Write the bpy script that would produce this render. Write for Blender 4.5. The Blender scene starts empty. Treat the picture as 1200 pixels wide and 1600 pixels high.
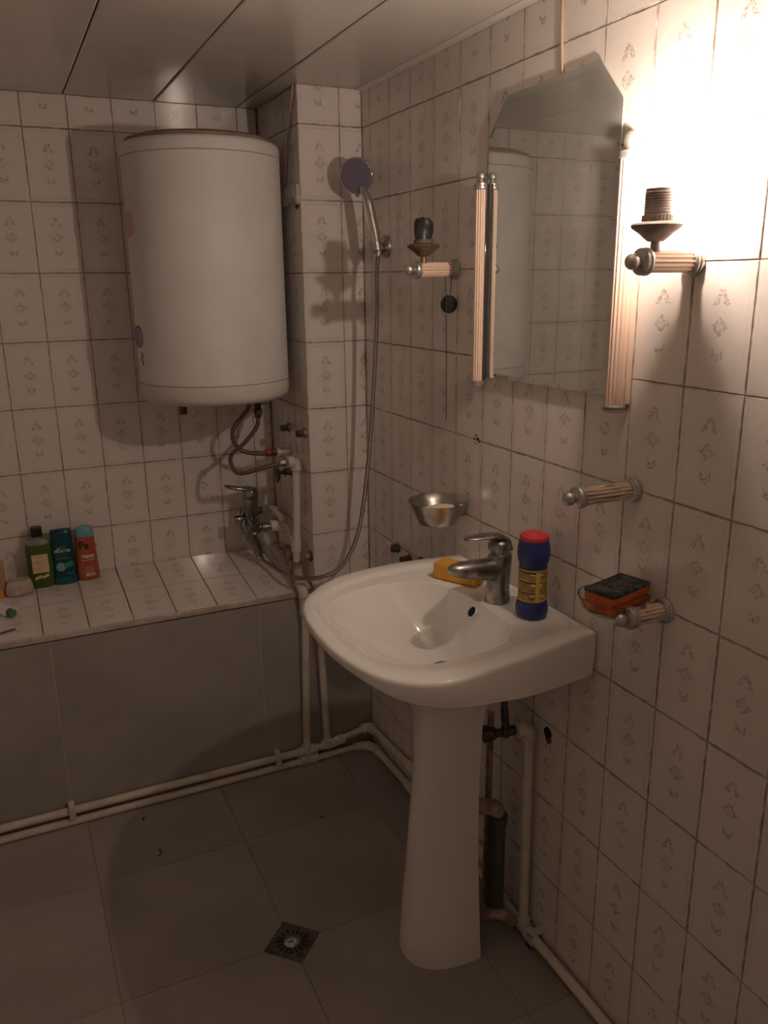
import bpy, bmesh, math, random
from mathutils import Vector, Matrix

random.seed(7)
SC = bpy.context.scene
COL = SC.collection
PI = math.pi

# ------------------------------------------------------------------ camera, world, exposure
cam_data = bpy.data.cameras.new('camera')
cam = bpy.data.objects.new('camera', cam_data)
COL.objects.link(cam)
cam_data.sensor_fit = 'VERTICAL'
cam_data.sensor_height = 36.0
cam_data.lens = 36.0 * 1276.95 / 1600.0
cam_data.clip_start = 0.02
PITCH, ROLL, YAW = -0.2763, -0.0120, -0.4335
_f0 = Vector((-math.sin(YAW), math.cos(YAW), 0)); _r0 = Vector((math.cos(YAW), math.sin(YAW), 0)); _u0 = Vector((0, 0, 1))
_f = _f0 * math.cos(PITCH) + _u0 * math.sin(PITCH)
_u = _u0 * math.cos(PITCH) - _f0 * math.sin(PITCH)
_r = _r0 * math.cos(ROLL) + _u * math.sin(ROLL)
_u = _u * math.cos(ROLL) - _r0 * math.sin(ROLL)
cam.matrix_world = Matrix(((_r.x, _u.x, -_f.x, -1.0318), (_r.y, _u.y, -_f.y, 0.0), (_r.z, _u.z, -_f.z, 1.577), (0, 0, 0, 1)))
SC.camera = cam

world = bpy.data.worlds.new('world')
SC.world = world
world.use_nodes = True
world.node_tree.nodes['Background'].inputs['Color'].default_value = (0.9, 0.8, 0.7, 1)
world.node_tree.nodes['Background'].inputs['Strength'].default_value = 0.0

VS = SC.view_settings
VS.view_transform = 'Standard'
VS.look = 'None'
VS.gamma = 1.0
VS.use_curve_mapping = False
VS.exposure = 0.0
SC.display_settings.display_device = 'sRGB'
SC.cycles.max_bounces = 12
SC.cycles.diffuse_bounces = 7
SC.cycles.glossy_bounces = 5
SC.cycles.transmission_bounces = 8
SC.cycles.caustics_reflective = True
SC.cycles.blur_glossy = 0.3
SC.cycles.use_denoising = True
SC.cycles.use_adaptive_sampling = True
SC.cycles.adaptive_threshold = 0.05

BULB_STRENGTH = 1450.0                       # the one lit bulb, see its builder below
BULB_COLOR = (1.0, 0.79, 0.645)

# ------------------------------------------------------------------ geometry helpers
class G:
    """collects vertices and faces in world coordinates"""
    def __init__(s): s.v = []; s.f = []
    def add(s, vs, fs):
        o = len(s.v); s.v += [tuple(p) for p in vs]; s.f += [tuple(i + o for i in f) for f in fs]; return s
    def box(s, x0, x1, y0, y1, z0, z1):
        return s.add([(x0,y0,z0),(x1,y0,z0),(x1,y1,z0),(x0,y1,z0),(x0,y0,z1),(x1,y0,z1),(x1,y1,z1),(x0,y1,z1)],
                     [(0,3,2,1),(4,5,6,7),(0,1,5,4),(1,2,6,5),(2,3,7,6),(3,0,4,7)])
    def obox(s, c, u, v, w):
        """box about centre c with half-axis vectors u, v, w"""
        c, u, v, w = map(Vector, (c, u, v, w))
        P = [c + u*a + v*b + w*d for d in (-1,1) for (a,b) in ((-1,-1),(1,-1),(1,1),(-1,1))]
        return s.add(P, [(0,3,2,1),(4,5,6,7),(0,1,5,4),(1,2,6,5),(2,3,7,6),(3,0,4,7)])
    def loft(s, loops, cap0=True, cap1=True, closed=True):
        n = len(loops[0]); vs = [p for l in loops for p in l]; fs = []
        for i in range(len(loops)-1):
            for j in range(n if closed else n-1):
                k = (j+1) % n
                fs.append((i*n+j, i*n+k, (i+1)*n+k, (i+1)*n+j))
        if cap0: fs.append(tuple(range(n-1, -1, -1)))
        if cap1: fs.append(tuple((len(loops)-1)*n + j for j in range(n)))
        return s.add(vs, fs)
    def lathe(s, prof, o=(0,0,0), ax=(0,0,1), seg=32, flute=0, depth=0.0, sy=1.0):
        """prof: (radius, distance along axis)"""
        o = Vector(o); ax = Vector(ax).normalized(); u, w = frame(ax); loops = []
        for r, t in prof:
            l = []
            for j in range(seg):
                a = 2*PI*j/seg
                rr = r - (depth * (0.5 - 0.5*math.cos(a*flute)) if flute else 0.0)
                l.append(o + ax*t + u*(max(rr,1e-5)*math.cos(a)) + w*(max(rr,1e-5)*sy*math.sin(a)))
            loops.append(l)
        return s.loft(loops)
    def cyl(s, p0, p1, r, seg=24, r1=None):
        p0, p1 = Vector(p0), Vector(p1); L = (p1-p0).length
        return s.lathe([(r,0),(r1 if r1 is not None else r,L)], p0, p1-p0, seg)
    def ball(s, c, r, seg=24, rings=14, sc=(1,1,1)):
        c = Vector(c); loops = []
        for i in range(rings+1):
            a = -PI/2 + PI*i/rings; rr = max(r*math.cos(a), 1e-5)
            loops.append([c + Vector((rr*math.cos(2*PI*j/seg)*sc[0], rr*math.sin(2*PI*j/seg)*sc[1], r*math.sin(a)*sc[2])) for j in range(seg)])
        return s.loft(loops)
    def tube(s, pts, r, seg=12):
        pts = [Vector(p) for p in pts]; n = len(pts); loops = []
        rs = r if isinstance(r, (list, tuple)) else [r]*n
        t = [(pts[min(i+1,n-1)] - pts[max(i-1,0)]).normalized() for i in range(n)]
        u, w = frame(t[0])
        for i in range(n):
            u = (u - t[i]*u.dot(t[i])).normalized(); w = t[i].cross(u)
            loops.append([pts[i] + (u*math.cos(2*PI*j/seg) + w*math.sin(2*PI*j/seg))*rs[i] for j in range(seg)])
        return s.loft(loops)
    def prism(s, poly, o, u, v, n, t):
        o, u, v, n = map(Vector, (o, u, v, n))
        a = [o + u*p + v*q for p, q in poly]
        return s.loft([a, [p + n*t for p in a]])

def frame(ax):
    ax = Vector(ax).normalized()
    h = Vector((0,0,1)) if abs(ax.z) < 0.9 else Vector((1,0,0))
    u = h.cross(ax).normalized(); return u, ax.cross(u)

def spline(pts, n=10):
    """Catmull-Rom through pts"""
    P = [Vector(p) for p in pts]; P = [P[0]*2-P[1]] + P + [P[-1]*2-P[-2]]; out = []
    for i in range(1, len(P)-2):
        a, b, c, d = P[i-1:i+3]
        for k in range(n):
            t = k/n
            out.append(0.5*((2*b) + (c-a)*t + (2*a-5*b+4*c-d)*t*t + (3*b-a-3*c+d)*t**3))
    out.append(P[-2]); return out

ORG = {}
def base_props(o, label, cat, group, kind):
    if label: o['label'] = label
    if cat: o['category'] = cat
    if group: o['group'] = group
    if kind: o['kind'] = kind
    return o

def thing(name, loc, label, cat, group=None, kind=None):
    o = bpy.data.objects.new(name, None); COL.objects.link(o); o.location = loc
    o.empty_display_size = 0.02; ORG[o.name] = Vector(loc)
    return base_props(o, label, cat, group, kind)

def obj(name, g, m, parent=None, label=None, cat=None, group=None, kind=None, smooth=35, bevel=0.0, seg=2, origin=None):
    org = ORG[parent.name] if parent else Vector(origin or (0,0,0))
    me = bpy.data.meshes.new(name)
    me.from_pydata([tuple(Vector(p) - org) for p in g.v], [], g.f)
    bm = bmesh.new(); bm.from_mesh(me); bmesh.ops.recalc_face_normals(bm, faces=bm.faces); bm.to_mesh(me); bm.free()
    if smooth:
        me.polygons.foreach_set('use_smooth', [True]*len(me.polygons))
        me.set_sharp_from_angle(angle=math.radians(smooth))
    me.materials.append(m)
    o = bpy.data.objects.new(name, me); COL.objects.link(o)
    if parent: o.parent = parent
    else: o.location = org
    ORG[o.name] = org
    if bevel:
        b = o.modifiers.new('bevel', 'BEVEL'); b.width = bevel; b.segments = seg; b.limit_method = 'ANGLE'; b.angle_limit = math.radians(40)
        b.harden_normals = False
    return base_props(o, label, cat, group, kind)

def lettering(name, txt, size, m, parent, loc, rot, ext=0.0002, bold=0.0):
    c = bpy.data.curves.new(name, 'FONT'); c.body = txt; c.size = size; c.align_x = 'CENTER'; c.align_y = 'CENTER'
    c.extrude = ext; c.offset = bold; c.resolution_u = 3
    tmp = bpy.data.objects.new(name, c); me = bpy.data.meshes.new_from_object(tmp); bpy.data.objects.remove(tmp); bpy.data.curves.remove(c)
    me.materials.clear(); me.materials.append(m)
    o = bpy.data.objects.new(name, me); COL.objects.link(o); o.parent = parent
    o.location = Vector(loc) - ORG[parent.name]; o.rotation_euler = rot
    ORG[o.name] = ORG[parent.name]; return o

# ------------------------------------------------------------------ materials
class E:
    """tiny expression wrapper over math nodes"""
    def __init__(s, nt, k): s.nt = nt; s.k = k
    def op(s, o, *a):
        n = s.nt.nodes.new('ShaderNodeMath'); n.operation = o
        for i, x in enumerate((s,) + a):
            if isinstance(x, E): s.nt.links.new(x.k, n.inputs[i])
            else: n.inputs[i].default_value = x
        return E(s.nt, n.outputs[0])
    def __add__(s, o): return s.op('ADD', o)
    def __radd__(s, o): return s.op('ADD', o)
    def __sub__(s, o): return s.op('SUBTRACT', o)
    def __rsub__(s, o): return E.const(s.nt, o).op('SUBTRACT', s)
    def __mul__(s, o): return s.op('MULTIPLY', o)
    def __rmul__(s, o): return s.op('MULTIPLY', o)
    def __truediv__(s, o): return s.op('DIVIDE', o)
    def __lt__(s, o): return s.op('LESS_THAN', o)
    def __gt__(s, o): return s.op('GREATER_THAN', o)
    def abs(s): return s.op('ABSOLUTE')
    def min(s, o): return s.op('MINIMUM', o)
    def max(s, o): return s.op('MAXIMUM', o)
    def clamp(s): return s.op('MAXIMUM', 0.0).op('MINIMUM', 1.0)
    def near(s, c, w): return (s - c).abs() < w
    @staticmethod
    def const(nt, v):
        n = nt.nodes.new('ShaderNodeValue'); n.outputs[0].default_value = v; return E(nt, n.outputs[0])

def new_mat(name, color=(.8,.8,.8), rough=.5, metal=0.0, **kw):
    m = bpy.data.materials.new(name); m.use_nodes = True
    b = m.node_tree.nodes['Principled BSDF']
    b.inputs['Base Color'].default_value = (*color, 1); b.inputs['Roughness'].default_value = rough
    b.inputs['Metallic'].default_value = metal
    for k, v in kw.items(): b.inputs[k.replace('_', ' ')].default_value = v
    return m, m.node_tree, b

def coords(nt, kind='Object'):
    t = nt.nodes.new('ShaderNodeTexCoord'); s = nt.nodes.new('ShaderNodeSeparateXYZ')
    nt.links.new(t.outputs[kind], s.inputs[0]); return t.outputs[kind], [E(nt, s.outputs[i]) for i in range(3)]

def noise(nt, vec, scale, detail=3, rough=.6, rnd=0.0):
    n = nt.nodes.new('ShaderNodeTexNoise'); n.inputs['Scale'].default_value = scale
    n.inputs['Detail'].default_value = detail; n.inputs['Roughness'].default_value = rough
    if rnd:
        oi = nt.nodes.new('ShaderNodeObjectInfo'); va = nt.nodes.new('ShaderNodeVectorMath'); va.operation = 'ADD'
        cmb = nt.nodes.new('ShaderNodeCombineXYZ'); r = E(nt, oi.outputs['Random']) * rnd
        for i in range(3): nt.links.new(r.k, cmb.inputs[i])
        nt.links.new(vec, va.inputs[0]); nt.links.new(cmb.outputs[0], va.inputs[1]); vec = va.outputs[0]
    nt.links.new(vec, n.inputs['Vector']); return E(nt, n.outputs['Fac'])

def mixc(nt, fac, a, b):
    n = nt.nodes.new('ShaderNodeMix'); n.data_type = 'RGBA'
    if isinstance(fac, E): nt.links.new(fac.k, n.inputs['Factor'])
    else: n.inputs['Factor'].default_value = fac
    for nm, c in (('A', a), ('B', b)):
        i = [x for x in n.inputs if x.name == nm and x.type == 'RGBA'][0]
        if isinstance(c, tuple): i.default_value = (*c, 1)
        else: nt.links.new(c, i)
    return [o for o in n.outputs if o.type == 'RGBA'][0]

def bump(nt, b, h, dist, strength=1.0):
    n = nt.nodes.new('ShaderNodeBump'); n.inputs['Distance'].default_value = dist; n.inputs['Strength'].default_value = strength
    nt.links.new(h.k, n.inputs['Height']); nt.links.new(n.outputs[0], b.inputs['Normal'])

def noisy(name, a, b_, rough, scale, lo=.4, hi=.6, metal=0.0, bumpd=0.0, detail=4, **kw):
    """two colours blended by object-space noise"""
    m, nt, b = new_mat(name, a, rough, metal, **kw)
    v, _ = coords(nt); n = noise(nt, v, scale, detail)
    nt.links.new(mixc(nt, ((n - lo) / (hi - lo)).clamp(), a, b_), b.inputs['Base Color'])
    if bumpd: bump(nt, b, n, bumpd)
    return m

def tile_material():
    m, nt, b = new_mat('glazed wall tile', (.79,.74,.70), .13)
    v, (x, y, z) = coords(nt)
    X = x * 1000.0; Y = y * 1000.0; aX = X.abs(); aY = Y.abs()
    n1 = noise(nt, v, 260.0, 2, .7, rnd=9.0); n2 = noise(nt, v, 35.0, 4, .6, rnd=5.0)
    # printed ornament: a lacy diamond with a small spray above and below it
    dm = aX / 18.0 + aY / 16.5
    diamond = (dm < 1.0) * (1.0 - (dm < 0.42) * 0.45)
    up = Y - 45.0
    arch = (aX < (11.5 - up * 0.55)) * (up < 13.0) * (up > -12.0) * ((aX * 0.9 - 12.0) > (up * -1.0 - 12.0 - 5.0)).min(1.0)
    arch = arch * (1.0 - (aX < 3.5) * (up < 2.0))
    dn = Y + 44.0
    bow = (aX < 11.5) * (dn < (aX * 0.9 + 0.5)) * (dn > (aX * 0.45 - 10.0))
    orn = (diamond + arch + bow).min(1.0)
    lace = ((n1 - 0.43) / 0.17).clamp()
    fade = ((n2 - 0.25) / 0.3).clamp() * 0.34 + 0.50
    col = mixc(nt, orn * lace * fade, (.79,.74,.70), (.30,.245,.20))
    # worn, slightly yellowed glaze and dirt along the joints
    e = (62.0 - aX).min(98.8 - aY)
    dirt = ((3.2 - e) / 3.0).clamp() * ((n2 - 0.35) / 0.3).clamp() * 0.75
    col = mixc(nt, dirt, col, (.20,.12,.08))
    stain = ((n2 - 0.5) / 0.4).clamp() * 0.22
    col = mixc(nt, stain, col, (.60,.52,.43))
    nt.links.new(col, b.inputs['Base Color'])
    # pressed relief: double frame near the edges, lozenge outlines and chevrons
    fr = e.near(7.0, 1.1) + e.near(10.5, 0.9)
    d2 = aX / 21.0 + aY / 28.0
    loz = (d2.near(1.0, 0.05) + d2.near(1.2, 0.05) + d2.near(1.62, .05) * (aX < 13.0)) 
    h = (fr + loz).min(1.0)
    bump(nt, b, h, 0.0010, 1.0)
    b.inputs['Coat Weight'].default_value = 0.25
    b.inputs['Coat Roughness'].default_value = 0.06
    return m

M = {}
M['tile'] = tile_material()
M['grout'] = noisy('dirty grout', (.20,.13,.09), (.50,.42,.35), .9, 11, .38, .62)
M['ledge_trim'] = noisy('ledge edge filler', (.60,.54,.48), (.42,.33,.27), .6, 9)
M['panel'] = noisy('grey side tile', (.40,.37,.34), (.35,.32,.29), .28, 3.0)
M['joint'] = new_mat('pale joint', (.55,.50,.45), .8)[0]
M['floor'] = noisy('grey floor tile', (.38,.345,.325), (.33,.295,.275), .34, 2.6)
M['floor_grout'] = new_mat('floor grout', (.25,.185,.14), .9)[0]
M['ceiling'] = noisy('plastic ceiling panel', (.66,.63,.58), (.60,.57,.52), .20, 2.0)
M['ceiling_gap'] = new_mat('ceiling gap', (.20,.15,.11), .8)[0]
M['white_trim'] = new_mat('white plastic trim', (.68,.64,.59), .35)[0]
M['ceramic'] = new_mat('white ceramic', (.87,.85,.82), .08, Coat_Weight=.4, Coat_Roughness=.03)[0]
M['enamel'] = noisy('white enamelled steel', (.76,.75,.73), (.70,.685,.66), .55, 3.0)
M['cap_plastic'] = new_mat('heater cap plastic', (.66,.62,.57), .45)[0]
M['brown_cap'] = noisy('brown heater top', (.30,.22,.17), (.22,.16,.12), .8, 12)  # two dark browns mottled by noise over the heater's lid
M['chrome'] = new_mat('chrome', (.62,.61,.60), .10, 1.0)[0]
M['mixer_chrome'] = new_mat('reflection-darkened chrome', (.33,.325,.32), .06, 1.0)[0]  # reflections of the dark room are put into the base colour
M['old_chrome'] = noisy('worn chrome', (.44,.42,.40), (.20,.185,.175), .36, 34, .42, .62, metal=1.0)
M['steel'] = noisy('dull steel', (.52,.50,.47), (.34,.31,.28), .33, 22, metal=1.0)
M['drain'] = noisy('dirty drain metal', (.20,.175,.16), (.11,.09,.08), .42, 40, metal=.8)
M['pewter'] = noisy('pewter finial', (.60,.58,.55), (.44,.42,.39), .38, 40, metal=.85)
M['braid'] = None
M['ppr'] = noisy('white plastic pipe', (.72,.66,.58), (.58,.50,.42), .42, 16, .45, .7)
M['ppr_dirty'] = noisy('rusty stained plastic pipe', (.52,.42,.34), (.26,.16,.11), .6, 26)
M['rust'] = noisy('rusty iron', (.16,.08,.05), (.07,.045,.035), .8, 60, bumpd=.0008)
M['black_iron'] = noisy('blackened brass', (.06,.05,.045), (.12,.09,.07), .45, 50, metal=.4)
M['red'] = new_mat('red plastic nut', (.33,.03,.025), .4)[0]
def mirror_mat():
    """silvered glass under a thin film of dust"""
    m, nt, b = new_mat('mirror silver', (.86,.905,.885), .012, 1.0)
    d = nt.nodes.new('ShaderNodeBsdfDiffuse'); d.inputs['Color'].default_value = (.62,.62,.58,1)
    mx = nt.nodes.new('ShaderNodeMixShader'); v, _ = coords(nt); n = noise(nt, v, 9.0, 4)
    f = (n * 0.42).clamp(); nt.links.new(f.k, mx.inputs[0]); o = nt.nodes['Material Output']
    nt.links.new(b.outputs[0], mx.inputs[1]); nt.links.new(d.outputs[0], mx.inputs[2]); nt.links.new(mx.outputs[0], o.inputs['Surface']); return m
M['mirror'] = mirror_mat()
M['mirror_back'] = new_mat('mirror backing', (.13,.10,.08), .7)[0]
M['tape'] = noisy('black insulating tape', (.018,.017,.018), (.045,.04,.04), .38, 60, bumpd=.001)
M['bakelite'] = noisy('brown bakelite', (.10,.055,.038), (.16,.10,.07), .5, 30)
M['socket'] = noisy('grey brown lamp socket', (.30,.25,.22), (.22,.17,.15), .55, 40)
M['brass'] = new_mat('brass', (.32,.20,.11), .55, .8)[0]
M['rubber'] = new_mat('black rubber', (.028,.024,.022), .5)[0]
M['chain'] = new_mat('bead chain', (.09,.07,.055), .4, .7)[0]
M['cable'] = new_mat('beige cable', (.50,.37,.28), .55)[0]
M['cover'] = noisy('old white plastic', (.62,.58,.53), (.42,.35,.30), .5, 40)
M['dark'] = new_mat('dark hole', (.012,.009,.008), .9)[0]
M['soap'] = new_mat('cream soap', (.85,.72,.52), .45, Subsurface_Weight=.1)[0]
M['glass'] = new_mat('clear glass', (.93,.92,.90), .04, Transmission_Weight=1.0, IOR=1.45)[0]
M['white_ink'] = new_mat('white print', (.80,.78,.74), .5)[0]
M['black_ink'] = new_mat('black print', (.012,.012,.02), .5)[0]

def braid():
    m, nt, b = new_mat('braided steel hose', (.45,.42,.39), .30, 1.0)
    v, (x, y, z) = coords(nt)
    w = nt.nodes.new('ShaderNodeTexWave'); w.inputs['Scale'].default_value = 120; nt.links.new(v, w.inputs['Vector'])
    w.bands_direction = 'Z'
    f = E(nt, w.outputs['Fac'])
    nt.links.new(mixc(nt, f, (.16,.14,.13), (.60,.57,.53)), b.inputs['Base Color'])
    bump(nt, b, f, .0006); return m
M['braid'] = braid()
M['dark_braid'] = noisy('dark braided hose', (.11,.09,.08), (.24,.20,.17), .42, 420, metal=.6, bumpd=.0005)

def fluted(name, paint, worn, amount, stretch):
    m, nt, b = new_mat(name, paint, .38)
    v, _ = coords(nt)
    mp = nt.nodes.new('ShaderNodeMapping'); mp.inputs['Scale'].default_value = stretch; nt.links.new(v, mp.inputs['Vector']); v = mp.outputs[0]
    n = noise(nt, v, 260, 4, .7); n2 = noise(nt, v, 60, 3)
    k = (((n * 0.6 + n2 * 0.4) - (0.62 - amount)) / 0.05).clamp()
    nt.links.new(mixc(nt, k, paint, worn), b.inputs['Base Color']); return m
M['flute'] = fluted('peach fluted plastic', (.74,.55,.44), (.52,.34,.22), .02, (1,1,.08))
M['flute_groove'] = new_mat('gilded groove', (.42,.26,.15), .5)[0]
M['flute_worn'] = fluted('worn gilded fluting', (.72,.58,.46), (.30,.20,.13), .12, (.1,1,1))

def sponge_mat(name, a, b_):
    return noisy(name, a, b_, .95, 240, .35, .65, bumpd=.002)
M['sponge_yellow'] = sponge_mat('yellow foam', (.80,.42,.07), (.66,.31,.04))
M['sponge_orange'] = sponge_mat('orange foam', (.62,.17,.045), (.50,.12,.03))
M['scourer'] = noisy('dark scouring pad', (.035,.042,.035), (.16,.16,.14), .95, 55, .45, .68, bumpd=.002)
M['can_blue'] = new_mat('navy plastic', (.018,.035,.16), .38)[0]
M['can_red'] = new_mat('red plastic lid', (.62,.045,.05), .42)[0]
M['can_label'] = noisy('ochre paper label', (.42,.29,.07), (.30,.20,.045), .5, 70)
M['label_yellow'] = new_mat('yellow label strip', (.72,.50,.08), .5)[0]
M['label_dark'] = new_mat('dark label line', (.03,.03,.04), .5)[0]
M['shampoo'] = new_mat('green shampoo', (.12,.20,.03), .12, Transmission_Weight=.35, IOR=1.4)[0]
M['clear_plastic'] = new_mat('clear bottle plastic', (.55,.60,.52), .1, Transmission_Weight=.75, IOR=1.4)[0]
M['paper'] = new_mat('cream label paper', (.68,.55,.36), .6)[0]
M['black_plastic'] = new_mat('black plastic', (.014,.014,.018), .32)[0]
M['teal'] = new_mat('teal plastic', (.0,.12,.135), .28)[0]
M['teal_dark'] = new_mat('dark teal plastic', (.0,.055,.075), .28)[0]
M['lime_print'] = new_mat('pale green print', (.22,.38,.30), .5)[0]
M['leaf_print'] = new_mat('leaf green print', (.06,.22,.14), .5)[0]
M['orange_gel'] = new_mat('orange shower gel', (.52,.14,.06), .18, Transmission_Weight=.25, IOR=1.4)[0]
M['blue_cap'] = new_mat('light blue cap', (.16,.38,.44), .22)[0]
M['pink_paper'] = noisy('pale pink wrapper', (.62,.50,.46), (.48,.33,.29), .6, 30)
M['tan'] = noisy('tan tube', (.42,.24,.12), (.55,.36,.18), .5, 20)
M['peach'] = new_mat('peach emblem', (.62,.42,.32), .35)[0]
M['blue_grey'] = new_mat('blue grey knob', (.20,.21,.26), .35)[0]
M['purple_face'] = noisy('mauve nozzle plate', (.20,.17,.24), (.15,.125,.18), .45, 300)
M['valve_blue'] = new_mat('dull blue hose', (.07,.085,.11), .5)[0]
M['grey_pipe'] = new_mat('grey drain pipe', (.10,.095,.09), .5)[0]

# ------------------------------------------------------------------ the room
RX, BY, PY, PX, CEIL = 0.0, 2.725, 2.349, -0.195, 2.1
LX, FY = -1.75, -0.75
TW, TH = 0.1263, 0.2
GAP = 0.0007
T_THICK = 0.006

def slab_mesh(name, x0, x1, y0, y1, m, t=T_THICK, ch=0.0009):
    """a tile: outline x0..x1, y0..y1, back at z=-t, face at z=0 with chamfered edges"""
    me = bpy.data.meshes.new(name)
    v = [(x0,y0,-t),(x1,y0,-t),(x1,y1,-t),(x0,y1,-t),(x0,y0,-ch),(x1,y0,-ch),(x1,y1,-ch),(x0,y1,-ch),
         (x0+ch,y0+ch,0),(x1-ch,y0+ch,0),(x1-ch,y1-ch,0),(x0+ch,y1-ch,0)]
    f = [(3,2,1,0),(8,9,10,11)] + [(i,(i+1)%4,4+(i+1)%4,4+i) for i in range(4)] + [(4+i,4+(i+1)%4,8+(i+1)%4,8+i) for i in range(4)]
    me.from_pydata(v, [], f); me.materials.append(m); return me

_cache = {}
def piece(name, parent, m, org, u, v, n, x0, x1, y0, y1, jit=0.0003, t=T_THICK, ch=0.0009, gap=GAP):
    """tile whose untrimmed centre is org; trimmed to x0..x1, y0..y1 in its own plane"""
    key = (name, m.name, round(x0,4), round(x1,4), round(y0,4), round(y1,4), t)
    if key not in _cache: _cache[key] = slab_mesh(name, x0+gap, x1-gap, y0+gap, y1-gap, m, t, ch)
    o = bpy.data.objects.new(name, _cache[key]); COL.objects.link(o); o.parent = parent
    u, v, n = Vector(u), Vector(v), Vector(n); p = Vector(org) + n * random.uniform(-jit, jit) - ORG[parent.name]
    a = random.gauss(0, .0016); b = random.gauss(0, .0016)
    n2 = (n + u*a + v*b).normalized(); u2 = (u - n2*u.dot(n2)).normalized(); v2 = n2.cross(u2)
    o.matrix_local = Matrix(((u2.x,v2.x,n2.x,p.x),(u2.y,v2.y,n2.y,p.y),(u2.z,v2.z,n2.z,p.z),(0,0,0,1)))
    return o

def tiling(parent, m, o, u, v, n, cols, rows, umin, umax, vmin, vmax, name='tile', **kw):
    """cols, rows: lists of cell boundaries along u and v measured from o; trimmed to the given limits"""
    o, u_, v_, n_ = Vector(o), Vector(u), Vector(v), Vector(n)
    for i in range(len(cols)-1):
        a0, a1 = cols[i], cols[i+1]; c0, c1 = max(a0, umin), min(a1, umax)
        if c1 - c0 < 0.006: continue
        for j in range(len(rows)-1):
            b0, b1 = rows[j], rows[j+1]; d0, d1 = max(b0, vmin), min(b1, vmax)
            if d1 - d0 < 0.006: continue
            ca, cb = (a0+a1)/2, (b0+b1)/2
            piece(name, parent, m, o + u_*ca + v_*cb, u, v, n, c0-ca, c1-ca, d0-cb, d1-cb, **kw)

GR = 0.0022     # the joints lie this deep under the tile faces
# floor
fl = obj('floor', G().box(LX-.1, .1, FY-.1, BY+.1, -.10, -.0012), M['floor_grout'], label='grey tiled bathroom floor around a small drain', kind='structure', smooth=0)
fcols = [-.553 + .4085*k for k in range(-4, 3)]
frows = [1.608 + .424*k for k in range(-7, 3)]
tiling(fl, M['floor'], (0,0,0), (1,0,0), (0,1,0), (0,0,1), fcols, frows, LX, -.001, FY, PY+.01, name='floor_tile', jit=.0001, t=.008, ch=.0006, gap=.0009)

# right wall
wr = obj('wall_right', G().box(GR, .15, FY-.1, BY+.1, -.1, CEIL+.1), M['grout'], label='tiled wall that carries the mirror, the lamps and the washbasin', kind='structure', smooth=0)
cols = [-(2.294 - TW*(c-1)) for c in range(0, 27)]          # u = -y
rows = [TH*k for k in range(0, 11)] + [2.2]
tiling(wr, M['tile'], (0,0,0), (0,-1,0), (0,0,1), (-1,0,0), cols, rows, -PY, -FY, 0.0, CEIL)
# back wall
wb = obj('wall_back', G().box(LX-.1, .1, BY+GR, BY+.15, -.1, CEIL+.1), M['grout'], label='tiled wall behind the water heater', kind='structure', smooth=0)
bcols = [-.889 + .1253*c for c in range(-8, 7)]
brows = [r + .009 for r in rows]
tiling(wb, M['tile'], (0,BY,0), (1,0,0), (0,0,1), (0,-1,0), bcols, brows, LX, -.2, .66, CEIL)
# boxed-in corner pillar
wp = obj('wall_pillar', G().box(PX+GR, .05, PY+GR, BY+.05, -.1, CEIL+.1), M['grout'], label='narrow boxed-in pillar in the corner behind the shower hose', kind='structure', smooth=0)
tiling(wp, M['tile'], (0,PY,0), (1,0,0), (0,0,1), (0,-1,0), [-.1953,-.07,.0553], rows, PX, -.0015, .58, CEIL)
tiling(wp, M['tile'], (PX,0,0), (0,-1,0), (0,0,1), (-1,0,0), [-PY-.1263*3, -PY-.1263*2, -PY-.1263, -PY], rows, -BY, -PY, .6, CEIL)
# the two walls outside the picture
def far_tiles():
    m, nt, b = new_mat('tiled wall out of view', (.7,.65,.6), .2)
    t = nt.nodes.new('ShaderNodeTexCoord'); s = nt.nodes.new('ShaderNodeSeparateXYZ'); c = nt.nodes.new('ShaderNodeCombineXYZ')
    nt.links.new(t.outputs['Object'], s.inputs[0])
    h = E(nt, s.outputs[0]) + E(nt, s.outputs[1]); nt.links.new(h.k, c.inputs[0]); nt.links.new(s.outputs[2], c.inputs[1])
    k = nt.nodes.new('ShaderNodeTexBrick'); k.offset = 0.0; nt.links.new(c.outputs[0], k.inputs['Vector'])
    k.inputs['Color1'].default_value = k.inputs['Color2'].default_value = (.78,.73,.69,1); k.inputs['Mortar'].default_value = (.3,.21,.15,1)
    k.inputs['Scale'].default_value = 1.0; k.inputs['Brick Width'].default_value = TW; k.inputs['Row Height'].default_value = TH; k.inputs['Mortar Size'].default_value = .0014
    nt.links.new(k.outputs['Color'], b.inputs['Base Color']); return m
M['far_tile'] = far_tiles()
obj('wall_left', G().box(LX-.15, LX, FY-.1, BY+.1, -.1, CEIL+.1), M['far_tile'], label='tiled wall opposite the mirror', kind='structure', smooth=0)
obj('wall_front', G().box(LX-.1, .1, FY-.15, FY, -.1, CEIL+.1), M['far_tile'], label='tiled wall behind the viewer', kind='structure', smooth=0)
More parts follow.
